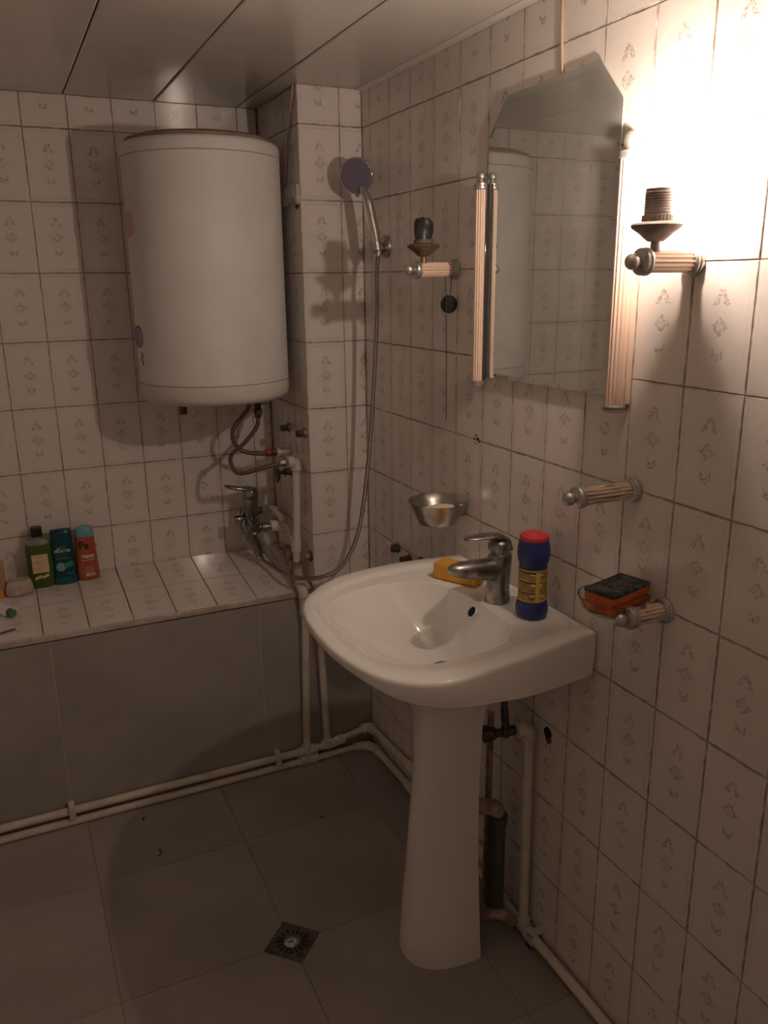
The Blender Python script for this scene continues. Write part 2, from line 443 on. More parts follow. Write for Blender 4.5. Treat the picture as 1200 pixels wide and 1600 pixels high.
# ceiling of long plastic panels
ce = obj('ceiling', G().box(LX-.1, .1, FY-.1, BY+.1, CEIL+.006, CEIL+.15), M['ceiling_gap'], label='ceiling of long off-white plastic panels with dark gaps', kind='structure', smooth=0)
for k in range(7):
    x1 = -.005 - .255*k; x0 = max(x1 - .255, LX)
    g = G(); h = .0022; z = CEIL
    prof = [(x0+h, z+.004),(x0+h, z+.0015),(x0+h+.004, z),(x1-h-.004, z),(x1-h, z+.0015),(x1-h, z+.004)]
    g.loft([[(a, FY, b) for a, b in prof], [(a, BY-.004, b) for a, b in prof]])
    obj('ceiling_panel', g, M['ceiling'], ce, smooth=0)
g = G(); prof = [(-.001,CEIL),(-.020,CEIL),(-.020,CEIL-.002),(-.005,CEIL-.004),(-.001,CEIL-.008)]
g.loft([[(a, FY, b) for a, b in prof], [(a, PY, b) for a, b in prof]])
obj('trim_1', g, M['white_trim'], label='thin white edging strip between ceiling and mirror wall', kind='structure', smooth=0)

# tiled ledge over the bath side
LZB, LZF = .662, .618
sl = Vector((0, PY-BY, LZF-LZB)); LL = sl.length; sd = sl.normalized(); sn = Vector((1,0,0)).cross(-sd).normalized()
if sn.z < 0: sn = -sn
g = G(); prof = [(BY+.01, -.01), (BY+.01, LZB-.0024), (PY+.004, LZF-.0024), (PY+.004, LZF-.018), (PY+.006, LZF-.022), (PY+.006, -.01)]
g.loft([[(LX-.02, a, b) for a, b in prof], [(.01, a, b) for a, b in prof]])
lg = obj('wall_ledge', g, M['grout'], label='tiled ledge with a grey panelled front below the water heater', kind='structure', smooth=0)
g = G(); prof = [(PY+.0035, LZF-.001), (PY-.004, LZF-.0015), (PY-.006, LZF-.004), (PY-.006, LZF-.017), (PY+.0035, LZF-.021)]
g.loft([[(LX, a, b) for a, b in prof], [(-.002, a, b) for a, b in prof]])
obj('edge_strip', g, M['ledge_trim'], lg, smooth=0)
for c in range(-7, 7):
    xc = -.889 + .1253*(c+.5)
    for r in range(2):
        a0, a1 = xc-.1253/2, min(xc+.1253/2, PX-.004)
        a0 = max(a0, LX)
        if a1 - a0 < .006: continue
        o_ = Vector((xc, BY, LZB)) + sd*(LL*(.5*r+.25)) + sn*.0
        piece('tile', lg, M['tile'], o_, (1,0,0), -sd, sn, a0-xc, a1-xc, -LL/4, LL/4-(.0 if r else .0), jit=.0005, gap=.0013)
for a, b in ((-1.617, -1.0), (-1.0, -.383), (-.383, .234), (-1.75, -1.617)):
    a = max(a, LX); b = min(b, -.001); xc = (a+b)/2
    piece('front_panel', lg, M['panel'], (xc, PY, .298), (1,0,0), (0,0,1), (0,-1,0), a-xc, b-xc, -.298, .298, jit=.0003, t=.008, gap=.0014)
for xj in (-1.0, -.383):
    obj('joint', G().box(xj-.0014, xj+.0014, PY+.0012, PY+.004, .0, .596), M['joint'], lg, smooth=0)

# ------------------------------------------------------------------ washbasin and pedestal
SCX, SCY = -.235, 1.455
OUT = [(-.0045,1.203),(-.091,1.189),(-.168,1.173),(-.239,1.161),(-.309,1.148),(-.352,1.143),(-.395,1.149),(-.430,1.163),(-.459,1.186),(-.476,1.208),(-.491,1.236),
       (-.502,1.273),(-.512,1.316),(-.518,1.373),(-.518,1.453),(-.511,1.529),(-.499,1.583),(-.484,1.620),(-.459,1.660),(-.415,1.703),(-.355,1.740),(-.281,1.760),
       (-.194,1.767),(-.125,1.765),(-.073,1.758),(-.0045,1.748)]
INN = [(-.012,1.262),(-.065,1.247),(-.177,1.230),(-.252,1.214),(-.304,1.208),(-.360,1.211),(-.397,1.224),(-.427,1.244),(-.452,1.278),(-.468,1.330),(-.478,1.401),
       (-.480,1.494),(-.468,1.575),(-.445,1.625),(-.400,1.668),(-.340,1.700),(-.270,1.716),(-.190,1.722),(-.120,1.720),(-.070,1.715),(-.012,1.700)]
BOWL = [(-.122,1.400),(-.128,1.335),(-.150,1.285),(-.195,1.256),(-.255,1.243),(-.310,1.240),(-.360,1.243),(-.398,1.256),(-.430,1.283),(-.450,1.330),(-.460,1.400),
        (-.462,1.490),(-.450,1.560),(-.425,1.607),(-.385,1.640),(-.335,1.660),(-.275,1.668),(-.215,1.660),(-.165,1.635),(-.135,1.585),(-.123,1.510)]
def radial(poly, a):
    """distance from the basin's centre to the outline in direction a"""
    d = Vector((math.cos(a), math.sin(a))); best = 0
    for i in range(len(poly)):
        p = Vector(poly[i]) - Vector((SCX,SCY)); q = Vector(poly[(i+1)%len(poly)]) - Vector((SCX,SCY)); e = q - p
        den = d.x*e.y - d.y*e.x
        if abs(den) < 1e-9: continue
        t = (p.x*e.y - p.y*e.x)/den; s_ = (p.x*d.y - p.y*d.x)/den
        if t > 0 and -1e-6 <= s_ <= 1+1e-6: best = max(best, t)
    return best
NA = 180
ANG = sorted([2*PI*k/NA for k in range(NA)] + [math.atan2(y-SCY, x-SCX) % (2*PI) for x, y in (OUT[0], OUT[-1])])
RO = [radial(OUT, a) for a in ANG]; RI = [radial(INN, a) for a in ANG]; RB = [radial(BOWL, a) for a in ANG]
def smoothed(R_, n=2):
    for _ in range(n): R_ = [(R_[i-1] + 2*R_[i] + R_[(i+1) % len(R_)])/4 for i in range(len(R_))]
    return R_
RI = smoothed(RI, 3); RB = smoothed(RB, 6)
def wallclip(x): return min(x, -.0045)
def ring(rf, zf):
    return [(wallclip(SCX + rf(i)*math.cos(a)), SCY + rf(i)*math.sin(a), zf(i) if callable(zf) else zf) for i, a in enumerate(ANG)]
def backness(i):           # 1 at the wall, 0 at the front
    return max(0.0, min(1.0, (SCX + RO[i]*math.cos(ANG[i]) + .30)/.30))
ZL = [(-.52,.868),(-.51,.866),(-.49,.860),(-.465,.851),(-.43,.843),(-.36,.830),(-.30,.819),(-.20,.800),(-.09,.790),(0.0,.788)]
def zlow(i):               # height of the lower outer edge: deep at the wall, thin at the front
    x = SCX + RO[i]*math.cos(ANG[i])
    for (x0,z0),(x1,z1) in zip(ZL, ZL[1:]):
        if x <= x1: return z0 + (z1-z0)*max(0.0, (x-x0)/(x1-x0))
    return ZL[-1][1]
loops = []
RP = .075
loops.append(ring(lambda i: RP*.9, .692))
loops.append(ring(lambda i: RP, .699))
for fr_, k_ in ((.30,.40),(.55,.66),(.78,.85),(.92,.95)):
    loops.append(ring(lambda i: RP + (RO[i]-RP)*fr_, lambda i: .70 + (zlow(i)-.70)*k_))
loops.append(ring(lambda i: RO[i]*.978, lambda i: zlow(i)-.001))
loops.append(ring(lambda i: RO[i]*.990, lambda i: zlow(i)+.002))
loops.append(ring(lambda i: RO[i]*.997, lambda i: zlow(i)+.35*(.880-zlow(i))))
loops.append(ring(lambda i: RO[i], .880))
loops.append(ring(lambda i: RO[i] - .0012, .8845))
loops.append(ring(lambda i: RO[i] - .0035, .8875))
loops.append(ring(lambda i: RO[i] - .007, .889))
loops.append(ring(lambda i: max(RI[i]+.004, RB[i]+.02) if RI[i]+.004 < RO[i]-.013 else RO[i]-.013, .888))
loops.append(ring(lambda i: min(RI[i], RO[i]-.015), .886))
loops.append(ring(lambda i: min(RI[i]-.004, RO[i]-.020), .8800))
loops.append(ring(lambda i: max(min(RI[i]-.010, RO[i]-.026), RB[i]+.010), .8780))
loops.append(ring(lambda i: RB[i]+.005, .878))
for s_ in (1.0,.98,.955,.925,.885,.83,.76,.67,.57,.46,.34,.22,.13):
    # the bowl is steep towards the wall, shallow towards the front, its waste a little nearer the wall
    lp = []
    for i, a in enumerate(ANG):
        pw = 2.1 + .6*math.cos(a)
        z_ = .735 + .141*max(0.0, (s_-.13)/.87)**pw
        if s_ < 1.0: z_ -= .004*(1-s_)**.5
        lp.append((SCX + .03*(1-s_) + s_*RB[i]*math.cos(a), SCY + .012*(1-s_) + s_*RB[i]*math.sin(a), z_))
    loops.append(lp)
g = G(); g.loft(loops, cap0=True, cap1=True)
basin = thing('washbasin', (SCX, SCY, .69), 'white ceramic washbasin with rounded front mounted under the mirror', 'washbasin')
obj('bowl', g, M['ceramic'], basin, smooth=38)
# waste ring and overflow hole
wx, wy = SCX + .03*.87, SCY + .012*.87
g = G().lathe([(.029,0),(.029,.002),(.025,.0045),(.019,.0035),(.017,.001)], (wx, wy, .7355), (0,0,1), 32); obj('waste_ring', g, M['old_chrome'], basin, label='tarnished metal waste ring')
g = G().lathe([(.0165,0),(.0165,.0025)], (wx, wy, .7355), (0,0,1), 24); obj('waste_hole', g, M['dark'], basin)
on = Vector((-.80,.05,.55)).normalized(); oc = Vector((-.1335,1.474,.8535))
g = G().lathe([(.0130,-.006),(.0150,.0004),(.0140,.0014),(.0115,.0006)], oc, on, 28); obj('overflow_ring', g, M['ceramic'], basin)
g = G().lathe([(.0122,-.004),(.0122,.0009)], oc, on, 24); obj('overflow_hole', g, M['dark'], basin)

ped = thing('pedestal', (-.2, SCY, 0), 'white ceramic pedestal standing on the floor under the washbasin', 'pedestal')
PB = -.160
def ped_loop(z, a, b, th):
    n = 28; out = []; inn = []
    for k in range(n+1):
        t = PI*k/n; sx = abs(math.sin(t))**.8; cy_ = math.copysign(abs(math.cos(t))**.85, math.cos(t))
        out.append((PB - .012 - a*sx, SCY - b*cy_, z)); inn.append((PB - .012 - (a-th)*sx, SCY - (b-th)*cy_, z))
    out = [(PB, SCY-b, z)] + out + [(PB, SCY+b, z)]; inn = [(PB, SCY-b+th, z)] + inn + [(PB, SCY+b-th, z)]
    return out + inn[::-1]
g = G(); th = .012
PED = [(0,.149,.093),(.012,.152,.0945),(.06,.147,.090),(.17,.141,.081),(.257,.132,.075),(.427,.119,.070),(.509,.112,.072),(.59,.111,.077),(.63,.116,.080),(.66,.126,.086),(.685,.142,.096),(.702,.155,.104)]
g.loft([ped_loop(z, a, b, th) for z, a, b in PED])
obj('column', g, M['ceramic'], ped, smooth=50)

# ------------------------------------------------------------------ basin tap
fx, fy = -.079, 1.455
tap = thing('basin_tap', (fx, fy, .88), 'worn chrome single-lever tap on the washbasin', 'tap')
g = G(); FZ = .8795
def ell(cx, cy, z, rx, ry, n=28, tilt=0.0): return [(cx + rx*math.cos(2*PI*k/n), cy + ry*math.sin(2*PI*k/n), z + tilt*rx*math.cos(2*PI*k/n)) for k in range(n)]
g.loft([ell(fx,fy,FZ,.0285,.0275), ell(fx,fy,FZ+.006,.0285,.0275), ell(fx,fy,FZ+.03,.0265,.0255), ell(fx+.001,fy,FZ+.06,.0265,.0255), ell(fx+.002,fy,FZ+.085,.028,.026), ell(fx+.003,fy,FZ+.104,.028,.026,tilt=.12), ell(fx+.003,fy,FZ+.109,.0255,.024,tilt=.12)])
obj('body', g, M['old_chrome'], tap, smooth=50)
g = G(); n = 20; loops = []
for x, zc, hz, wy_ in ((fx+.01,.960,.028,.025),(fx-.02,.957,.027,.025),(fx-.045,.959,.024,.0245),(fx-.07,.963,.0215,.0235),(fx-.092,.966,.019,.0215),(fx-.110,.968,.0155,.018),(fx-.122,.970,.010,.012),(fx-.127,.971,.003,.004)):
    loops.append([(x, fy + wy_*math.cos(2*PI*k/n), zc + hz*math.sin(2*PI*k/n)) for k in range(n)])
g.loft(loops); obj('spout', g, M['old_chrome'], tap, smooth=60)
g = G().lathe([(.0235,0),(.0235,.004),(.022,.006),(.024,.010),(.0255,.018),(.0245,.028),(.019,.036),(.008,.040)], (fx+.003, fy, FZ+.107), (-.08,0,1), 28); obj('cartridge_dome', g, M['old_chrome'], tap, smooth=60)
g = G(); loops = []
for x, z, w, h in ((fx+.030,1.000,.012,.008),(fx+.022,1.016,.018,.010),(fx+.004,1.028,.021,.0095),(fx-.02,1.0335,.0205,.0072),(fx-.045,1.036,.0185,.0055),(fx-.068,1.036,.0155,.0045),(fx-.082,1.035,.011,.0035),(fx-.088,1.034,.005,.002)):
    loops.append([(x, fy + w*math.cos(2*PI*k/16), z + h*math.sin(2*PI*k/16)) for k in range(16)])
g.loft(loops); obj('lever', g, M['old_chrome'], tap, smooth=60)

# yellow sponge beside the tap
def brick(name, g, c, ax, L, W, H, m, parent, bevel, **kw):
    u = Vector((math.cos(ax), math.sin(ax), 0)); v = Vector((-u.y, u.x, 0)); c = Vector(c)
    g.obox(c + Vector((0,0,H/2)), u*L/2, v*W/2, Vector((0,0,H/2)))
    return obj(name, g, m, parent, bevel=bevel, seg=3, **kw)
brick('sponge', G(), (-.091,1.605,.880), math.atan2(-.1,.053), .118, .052, .040, M['sponge_yellow'], None, .004, label='plain yellow foam sponge lying behind the tap', cat='sponge', origin=(-.091,1.605,.880))

# cleaning powder can
cx, cy = -.060, 1.350; CZ = .8797
can = thing('cleaner_can', (cx,cy,CZ), 'navy cleaning powder can with red lid on the washbasin corner', 'can')
obj('body', G().lathe([(.028,0),(.032,.003),(.0345,.010),(.0345,.024),(.032,.034),(.030,.038),(.0295,.112),(.0300,.120),(.033,.128),(.0345,.140),(.0345,.152),(.0325,.164),(.0300,.172)], (cx,cy,CZ), (0,0,1), 40), M['can_blue'], can, smooth=40)
obj('lid', G().lathe([(.0300,.171),(.0308,.173),(.0308,.180),(.0290,.1825),(.024,.1832),(.022,.1860),(.010,.1885),(.001,.1890)], (cx,cy,CZ), (0,0,1), 40), M['can_red'], can, smooth=40)
lab = obj('label', G().lathe([(.0298,.038),(.0305,.0385),(.0302,.109),(.0296,.1095)], (cx,cy,CZ), (0,0,1), 40), M['can_label'], can, smooth=40)
def arc_band(r, z0, z1, a0, a1, c=None, n=14):
    """thin strip of the label's surface"""
    c = c or (cx,cy,CZ); g = G(); lo = []
    for k in range(n+1):
        a = a0 + (a1-a0)*k/n; d = Vector((math.cos(a), math.sin(a), 0)); p = Vector(c)
        lo.append([p + d*r + Vector((0,0,z0)), p + d*(r+.0005) + Vector((0,0,z0)), p + d*(r+.0005) + Vector((0,0,z1)), p + d*r + Vector((0,0,z1))])
    return g.loft(lo)
va = math.atan2(-cy, -1.03-cx)             # side that faces the room
obj('label_strip', arc_band(.0303, .040, .106, va+.22, va+.50), M['label_yellow'], lab)
for z in (.058,.082,.1035):
    obj('label_line', arc_band(.0303, z, z+.0022, va-1.2, va+.21), M['label_dark'], lab)
for z in (.0395, .0845, .107):
    obj('label_rule', arc_band(.0303, z+.0015, z+.0032, va-1.2, va+1.2), M['label_yellow'], lab)
for z, w in ((.100,.38),(.078,.30),(.076,.22),(.054,.34)):
    obj('print', arc_band(.0304, z, z+.0022, va+.18-w, va+.18, n=6), M['white_ink'], lab)
    obj('print', arc_band(.0304, z-.0005, z+.0018, va+.53, va+.53+w*.6, n=6), M['white_ink'], lab)
for z in (.066,.088,.046):
    obj('print', arc_band(.0304, z, z+.0016, va-.25, va+.12, n=6), M['label_dark'], lab)
obj('print', arc_band(.0304, .043, .054, va+.62, va+1.0, n=6), M['label_yellow'], lab)
obj('print', arc_band(.0306, .045, .048, va+.68, va+.9, n=4), M['label_dark'], lab)

# ------------------------------------------------------------------ mirror with its fluted side rods
mi = thing('mirror', (0, 1.43, 1.34), 'cut-corner wall mirror between two fluted rods', 'mirror')
MP = [(1.647,1.357),(1.218,1.364),(1.218,1.873),(1.285,1.9465),(1.581,1.9415),(1.647,1.872)]
def inset(poly, d):
    c = Vector((1.433,1.65)); out = []
    n = len(poly)
    for i in range(n):
        p0, p1, p2 = Vector(poly[i-1]), Vector(poly[i]), Vector(poly[(i+1)%n])
        e1 = (p1-p0).normalized(); e2 = (p2-p1).normalized()
        n1 = Vector((-e1.y,e1.x)); n2 = Vector((-e2.y,e2.x))
        if n1.dot(c-p1) < 0: n1 = -n1
        if n2.dot(c-p1) < 0: n2 = -n2
        b = (n1+n2).normalized(); out.append(p1 + b*(d/max(.3,b.dot(n1))))
    return out
g = G(); inn_ = inset(MP, .010)
g.loft([[(-.0042,y,z) for y,z in MP], [(-.0076,y,z) for y,z in MP], [(-.0081,y,z) for y,z in inn_]])
obj('glass', g, M['mirror'], mi, smooth=0)
g = G(); bk = inset(MP, .004); g.loft([[(-.0006,y,z) for y,z in bk], [(-.0040,y,z) for y,z in bk]]); obj('backing_board', g, M['mirror_back'], mi, smooth=0)
obj('edge_strip', G().box(-.0175,-.0083,1.6372,1.6402,1.352,1.778), M['mixer_chrome'], mi, bevel=.001)
def rod(y, r, z0, z1, plate, X):
    g = G().lathe([(r, 0), (r, z1-z0)], (X, y, z0), (0,0,1), 120, flute=14, depth=r*.20)
    ro = obj('side_rod', g, M['flute'], mi, smooth=60)
    k = r/.016
    obj('collar', G().lathe([(r*1.02,0),(r*1.18,.002),(r*1.18,.005),(r*1.05,.0065),(r*1.2,.008),(r*1.2,.011),(r*1.02,.013)], (X,y,z0-.013), (0,0,1), 36), M['pewter'], ro)
    obj('collar', G().lathe([(r*1.02,0),(r*1.2,.002),(r*1.2,.006),(r*1.06,.0075),(r*1.16,.009),(r*1.16,.013),(r*.6,.016),(r*.5,.018)], (X,y,z1), (0,0,1), 36), M['pewter'], ro)
    obj('finial', G().ball((X,y,z1+.017+.0125*k), .0135*k), M['pewter'], ro)
    if plate: obj('back_plate', G().box(-.016,-.0008,y-.016,y+.014,z0,z1-.01), M['flute'], ro, bevel=.002)
    else: obj('back_plate', G().box(-.016,-.0008,y-.002,y+.008,z0+.01,z1-.01), M['mirror_back'], ro, bevel=.001)
rod(1.653, .0130, 1.350, 1.766, False, -.022)
rod(1.172, .0170, 1.354, 1.768, True, -.024)

# ------------------------------------------------------------------ lamp arms and hooks on the mirror wall
def arm(root, y, z, xe, r, m, ball=.0125, flange=.024):
    """fluted arm from the wall to x = xe, collar and finial ball at its end"""
    obj('arm', G().lathe([(r,0),(r,-xe-.010)], (-.008,y,z), (-1,0,0), 120, flute=14, depth=r*.20), m, root, smooth=60)
    obj('wall_flange', G().lathe([(flange,0),(flange,.006),(flange*.92,.008),(flange*.92,.011),(r*1.05,.014),(r*.8,.014)], (-.0003,y,z), (-1,0,0), 40), M['pewter'], root)
    c = obj('end_collar', G().lathe([(r*1.02,0),(r*1.24,.002),(r*1.24,.006),(r*1.12,.008),(r*1.22,.010),(r*1.18,.014),(r*.7,.017),(r*.5,.018)], (xe+.010,y,z), (-1,0,0), 40), M['pewter'], root)
    obj('finial', G().ball((xe-.007-ball*.9,y,z), ball), M['pewter'], c)

def lamp(y, z, xs, label, taped):
    root = thing('wall_lamp', (0,y,z), label, 'lamp', 'fluted wall lamps beside the mirror')
    arm(root, y, z, -.108, .0172, M['flute'])
    o = (xs, y, z)
    obj('stem', G().lathe([(.0085,.015),(.0075,.020),(.0065,.034)], o, (0,0,1), 20), M['brass'] if taped else M['socket'], root)
    obj('saucer', G().lathe([(.004,.030),(.012,.030),(.017,.034),(.026,.042),(.0375,.050),(.0390,.054),(.0375,.0565),(.028,.0585),(.018,.061),(.004,.061)], o, (0,0,1), 40), M['bakelite'] if taped else M['socket'], root)
    obj('socket_ring', G().lathe([(.0232,.060),(.0232,.068),(.0215,.0685),(.0205,.060)], o, (0,0,1), 72, flute=24, depth=.0012), M['bakelite'] if taped else M['socket'], root)
    if taped:
        g = G(); loops = []; rnd = random.Random(4)
        for k, (r, t) in enumerate([(.016,.066),(.0185,.067),(.0195,.074),(.0205,.084),(.0215,.094),(.0218,.102),(.0210,.108),(.0185,.113),(.0120,.115),(.004,.1135)]):
            loops.append([(xs + r*(1+.10*math.sin(2*a+k*.7)+rnd.uniform(-.05,.05))*math.cos(a), y + r*(1+.10*math.sin(2*a+k*.7)+rnd.uniform(-.05,.05))*math.sin(a), z + t + .003*math.sin(3*a+k) * (k > 5)) for a in [2*PI*j/22 for j in range(22)]])
        obj('socket', g.loft(loops), M['tape'], root, label='socket wrapped in black tape', smooth=40)
    else:
        prof = [(.0195,.066)]
        for k in range(9): prof += [(.0205,.069+.0040*k), (.0192,.0710+.0040*k)]
        prof += [(.0192,.107),(.0165,.1075),(.0155,.103)]
        obj('socket', G().lathe(prof, o, (0,0,1), 40), M['socket'], root, smooth=40)
    return root
lamp(1.799, 1.600, -.088, 'unlit fluted wall lamp with a black taped socket, beside the shower hose', True)
lr = lamp(1.032, 1.600, -.084, 'lit fluted wall lamp with a bare glowing bulb, by the mirror', False)
fm, _, bb = new_mat('glowing filament', (1,.95,.88), .3)
bb.inputs['Emission Color'].default_value = (*BULB_COLOR, 1); bb.inputs['Emission Strength'].default_value = BULB_STRENGTH
gm = bpy.data.materials.new('thin clear bulb glass'); gm.use_nodes = True; gn = gm.node_tree; gn.nodes.clear()
go, gmix, gt, gg = (gn.nodes.new(k) for k in ('ShaderNodeOutputMaterial','ShaderNodeMixShader','ShaderNodeBsdfTransparent','ShaderNodeBsdfGlossy'))
gmix.inputs[0].default_value = .06; gg.inputs['Roughness'].default_value = .05
gn.links.new(gt.outputs[0], gmix.inputs[1]); gn.links.new(gg.outputs[0], gmix.inputs[2]); gn.links.new(gmix.outputs[0], go.inputs[0])
bulb = obj('bulb', G().lathe([(.0130,.100),(.0135,.108),(.0165,.118),(.0225,.131),(.0275,.144),(.0298,.157),(.0290,.169),(.0255,.180),(.0190,.188),(.0100,.1925),(.0008,.194)], (-.084,1.032,1.600), (0,0,1), 32), gm, lr, label='glowing pear-shaped bulb', smooth=80)
obj('filament', G().ball((-.084,1.032,1.753), .0125, 20, 12, (1,1,1.15)), fm, bulb, smooth=80)

h1 = thing('wall_hook', (0,1.132,1.2), 'worn gilded fluted peg on the wall above the can', 'peg')
arm(h1, 1.132, 1.2, -.128, .0165, M['flute_worn'])
h2 = thing('soap_holder', (0,1.028,1.0), 'short worn fluted arm with a ring holding a glass dish', 'soap holder')
arm(h2, 1.028, 1.0, -.084, .0165, M['flute_worn'])
DC = Vector((-.073,1.083,.990))
g = G(); g.tube([DC + Vector((.0535*math.cos(a), .0535*math.sin(a), .010)) for a in [2*PI*k/40 for k in range(41)]], .003, 8)
obj('ring', g, M['pewter'], h2)
dish = obj('glass_dish', G().lathe([(.001,0),(.030,0),(.046,.005),(.057,.016),(.064,.032),(.0615,.032),(.0545,.018),(.044,.008),(.030,.0035),(.001,.0035)], DC, (0,0,1), 48), M['glass'], None, label='round clear glass soap dish under the scouring sponge', cat='dish', origin=DC, smooth=60)
sp = thing('scouring_sponge', tuple(DC+Vector((0,0,.012))), 'orange sponge with a dark scouring top lying in the glass dish', 'sponge')
sa = math.atan2(.031,.114); SU = Vector((math.cos(sa), math.sin(sa), 0)); SV = Vector((-SU.y, SU.x, 0)); SB = Vector((-.0705,1.077,1.0050))
g = G(); poly = [(-.031,0),(.031,0),(.033,.004),(.033,.014),(.0285,.0165),(.0285,.019),(.033,.0215),(.033,.030),(.032,.033),(-.032,.033),(-.033,.030),(-.033,.0215),(-.0285,.019),(-.0285,.0165),(-.033,.014),(-.033,.004)]
k_ = .056
g.loft([[SB + SU*(-k_) + SV*(p*.9) + Vector((0,0,q)) for p,q in poly], [SB + SU*(-k_+.004) + SV*p + Vector((0,0,q)) for p,q in poly], [SB + SU*(k_-.004) + SV*p + Vector((0,0,q)) for p,q in poly], [SB + SU*k_ + SV*(p*.9) + Vector((0,0,q)) for p,q in poly]])
obj('foam', g, M['sponge_orange'], sp, smooth=30)
g = G(); g.obox(SB + Vector((0,0,.0365)), SU*.056, SV*.0325, Vector((0,0,.0035))); obj('scouring_pad', g, M['scourer'], sp, bevel=.002, smooth=30)

# metal soap bowl with a bar of soap
BC = (-.078, 1.738)
sb = thing('soap_bowl', (BC[0],BC[1],.985), 'dull metal soap bowl fixed to the wall beyond the tap', 'soap dish')
obj('bowl', G().lathe([(.040,.985),(.046,.987),(.056,1.004),(.066,1.026),(.0745,1.044),(.0750,1.0455),(.0730,1.0445),(.0640,1.027),(.054,1.008),(.045,.992),(.038,.990)], (BC[0],BC[1],0), (0,0,1), 48), M['steel'], sb, smooth=50)
obj('wall_clip', G().box(-.024,-.0005,BC[1]-.015,BC[1]+.015,1.000,1.030), M['steel'], sb, bevel=.002)
g = G(); loops = [[(BC[0] + rx*math.cos(2*PI*k/32), BC[1] + ry*math.sin(2*PI*k/32), z + .06*rx*math.cos(2*PI*k/32)) for k in range(32)] for z, rx, ry in ((1.008,.036,.026),(1.011,.044,.031),(1.018,.047,.033),(1.025,.044,.031),(1.028,.034,.022))]
obj('soap_bar', g.loft(loops), M['soap'], None, label='cream bar of soap in the metal bowl', cat='soap', origin=(BC[0],BC[1],1.008), smooth=60)

# sink plug on its bead chain, hung over the unlit lamp's arm
pl = thing('sink_plug', (-.030,1.780,1.517), 'black rubber sink plug hanging on a bead chain from the unlit lamp', 'plug')
pn = Vector((-.82,-.57,.05)).normalized()
obj('disc', G().lathe([(.0185,0),(.0215,.003),(.0215,.008),(.017,.011),(.004,.0115)], Vector((-.024,1.783,1.519)), pn, 36), M['rubber'], pl, smooth=40)
def chain(pts, step=.0046, r=.0019):
    g = G(); P = [Vector(p) for p in pts]; g.tube(P, .0004, 5)
    for i in range(len(P)-1):
        n = max(1, int((P[i+1]-P[i]).length/step))
        for k in range(n): g.ball(P[i].lerp(P[i+1], k/n), r, 8, 5)
    return g
obj('bead_chain', chain([(-.038,1.7815,1.582),(-.037,1.779,1.545),(-.0385,1.775,1.497)]), M['chain'], pl)
obj('bead_chain', chain([(-.021,1.7815,1.581),(-.026,1.779,1.5405)]), M['chain'], pl)
obj('bead_chain', chain([(-.0375,1.776,1.480),(-.033,1.7815,1.38),(-.030,1.7855,1.237)]), M['chain'], pl)
g = G(); g.tube([(-.0385,1.775,1.497),(-.041,1.772,1.487),(-.0385,1.775,1.479),(-.036,1.778,1.487),(-.0385,1.775,1.496)], .0008, 6); obj('link', g, M['chain'], pl)

# ------------------------------------------------------------------ water heater
HX, HY, HR = -.440, 2.486, .2205
wh = thing('water_heater', (HX,HY,1.235), 'large white cylindrical electric water heater hung on the tiled wall', 'water heater')
ho = (HX,HY,0)
obj('tank', G().lathe([(HR-.002,1.296),(HR,1.298),(HR,1.908),(HR-.002,1.910)], ho, (0,0,1), 96), M['enamel'], wh, smooth=40)
obj('bottom_cap', G().lathe([(.150,1.236),(.196,1.238),(.208,1.243),(.2165,1.251),(.2200,1.262),(HR+.0008,1.276),(HR+.0008,1.2945),(HR-.004,1.2955)], ho, (0,0,1), 96), M['cap_plastic'], wh, smooth=40)
tc = obj('top_cap', G().lathe([(HR-.004,1.9105),(HR+.0005,1.9115),(HR+.0005,1.936),(.2175,1.943),(.212,1.947),(.200,1.949),(.180,1.949)], ho, (0,0,1), 96), M['enamel'], wh, smooth=40)
obj('lid_disc', G().lathe([(.208,1.9482),(.206,1.956),(.190,1.962),(.08,1.968),(.001,1.969)], ho, (0,0,1), 64), M['brown_cap'], tc, smooth=40)
def on_tank(a, z, r, h, seg=32):
    d = Vector((math.cos(a), math.sin(a), 0)); c = Vector((HX,HY,z)) + d*(HR-.012)
    return G().lathe([(r*.96,0),(r,.004+.008),(r*.96,.009+h),(r*.85,.0105+h),(r*.2,.0112+h)], c, d, seg)
obj('emblem', on_tank(PI+.10, 1.735, .038, .004), M['peach'], wh, label='round peach emblem')
obj('thermostat_knob', on_tank(PI+.12, 1.430, .031, .008), M['blue_grey'], wh, label='blue grey round thermostat knob')
g = G(); cu = []
for k in range(26):
    t = k/25; a = PI+.19 + .022*math.sin(t*9.0); cu.append((HX + (HR+.0012)*math.cos(a), HY + (HR+.0012)*math.sin(a), 1.385 - .034*t))
obj('curl_mark', g.tube(cu, .0012, 6), M['black_ink'], wh)
obj('drain_plug', G().lathe([(.010,1.196),(.012,1.200),(.012,1.226),(.016,1.228),(.016,1.239)], (-.548,2.47,0), (0,0,1), 6), M['rust'], wh, label='rusty brown drain plug')
g = G().lathe([(.011,1.160),(.014,1.164),(.014,1.180),(.011,1.184),(.011,1.205),(.013,1.208),(.013,1.240)], (-.291,2.562,0), (0,0,1), 20); sv = obj('safety_valve', g, M['rust'], wh, label='brown safety valve')
obj('valve_lever', G().cyl((-.284,2.556,1.196), (-.255,2.55,1.199), .0035, 10), M['steel'], sv)
obj('hot_outlet', G().lathe([(.010,1.205),(.012,1.210),(.012,1.240)], (-.318,2.561,0), (0,0,1), 20), M['black_iron'], wh)
for x in (-.60,-.28): obj('wall_bracket', G().box(x-.02,x+.02,HY+.13,BY-.0005,1.72,1.76), M['enamel'], wh, bevel=.002)

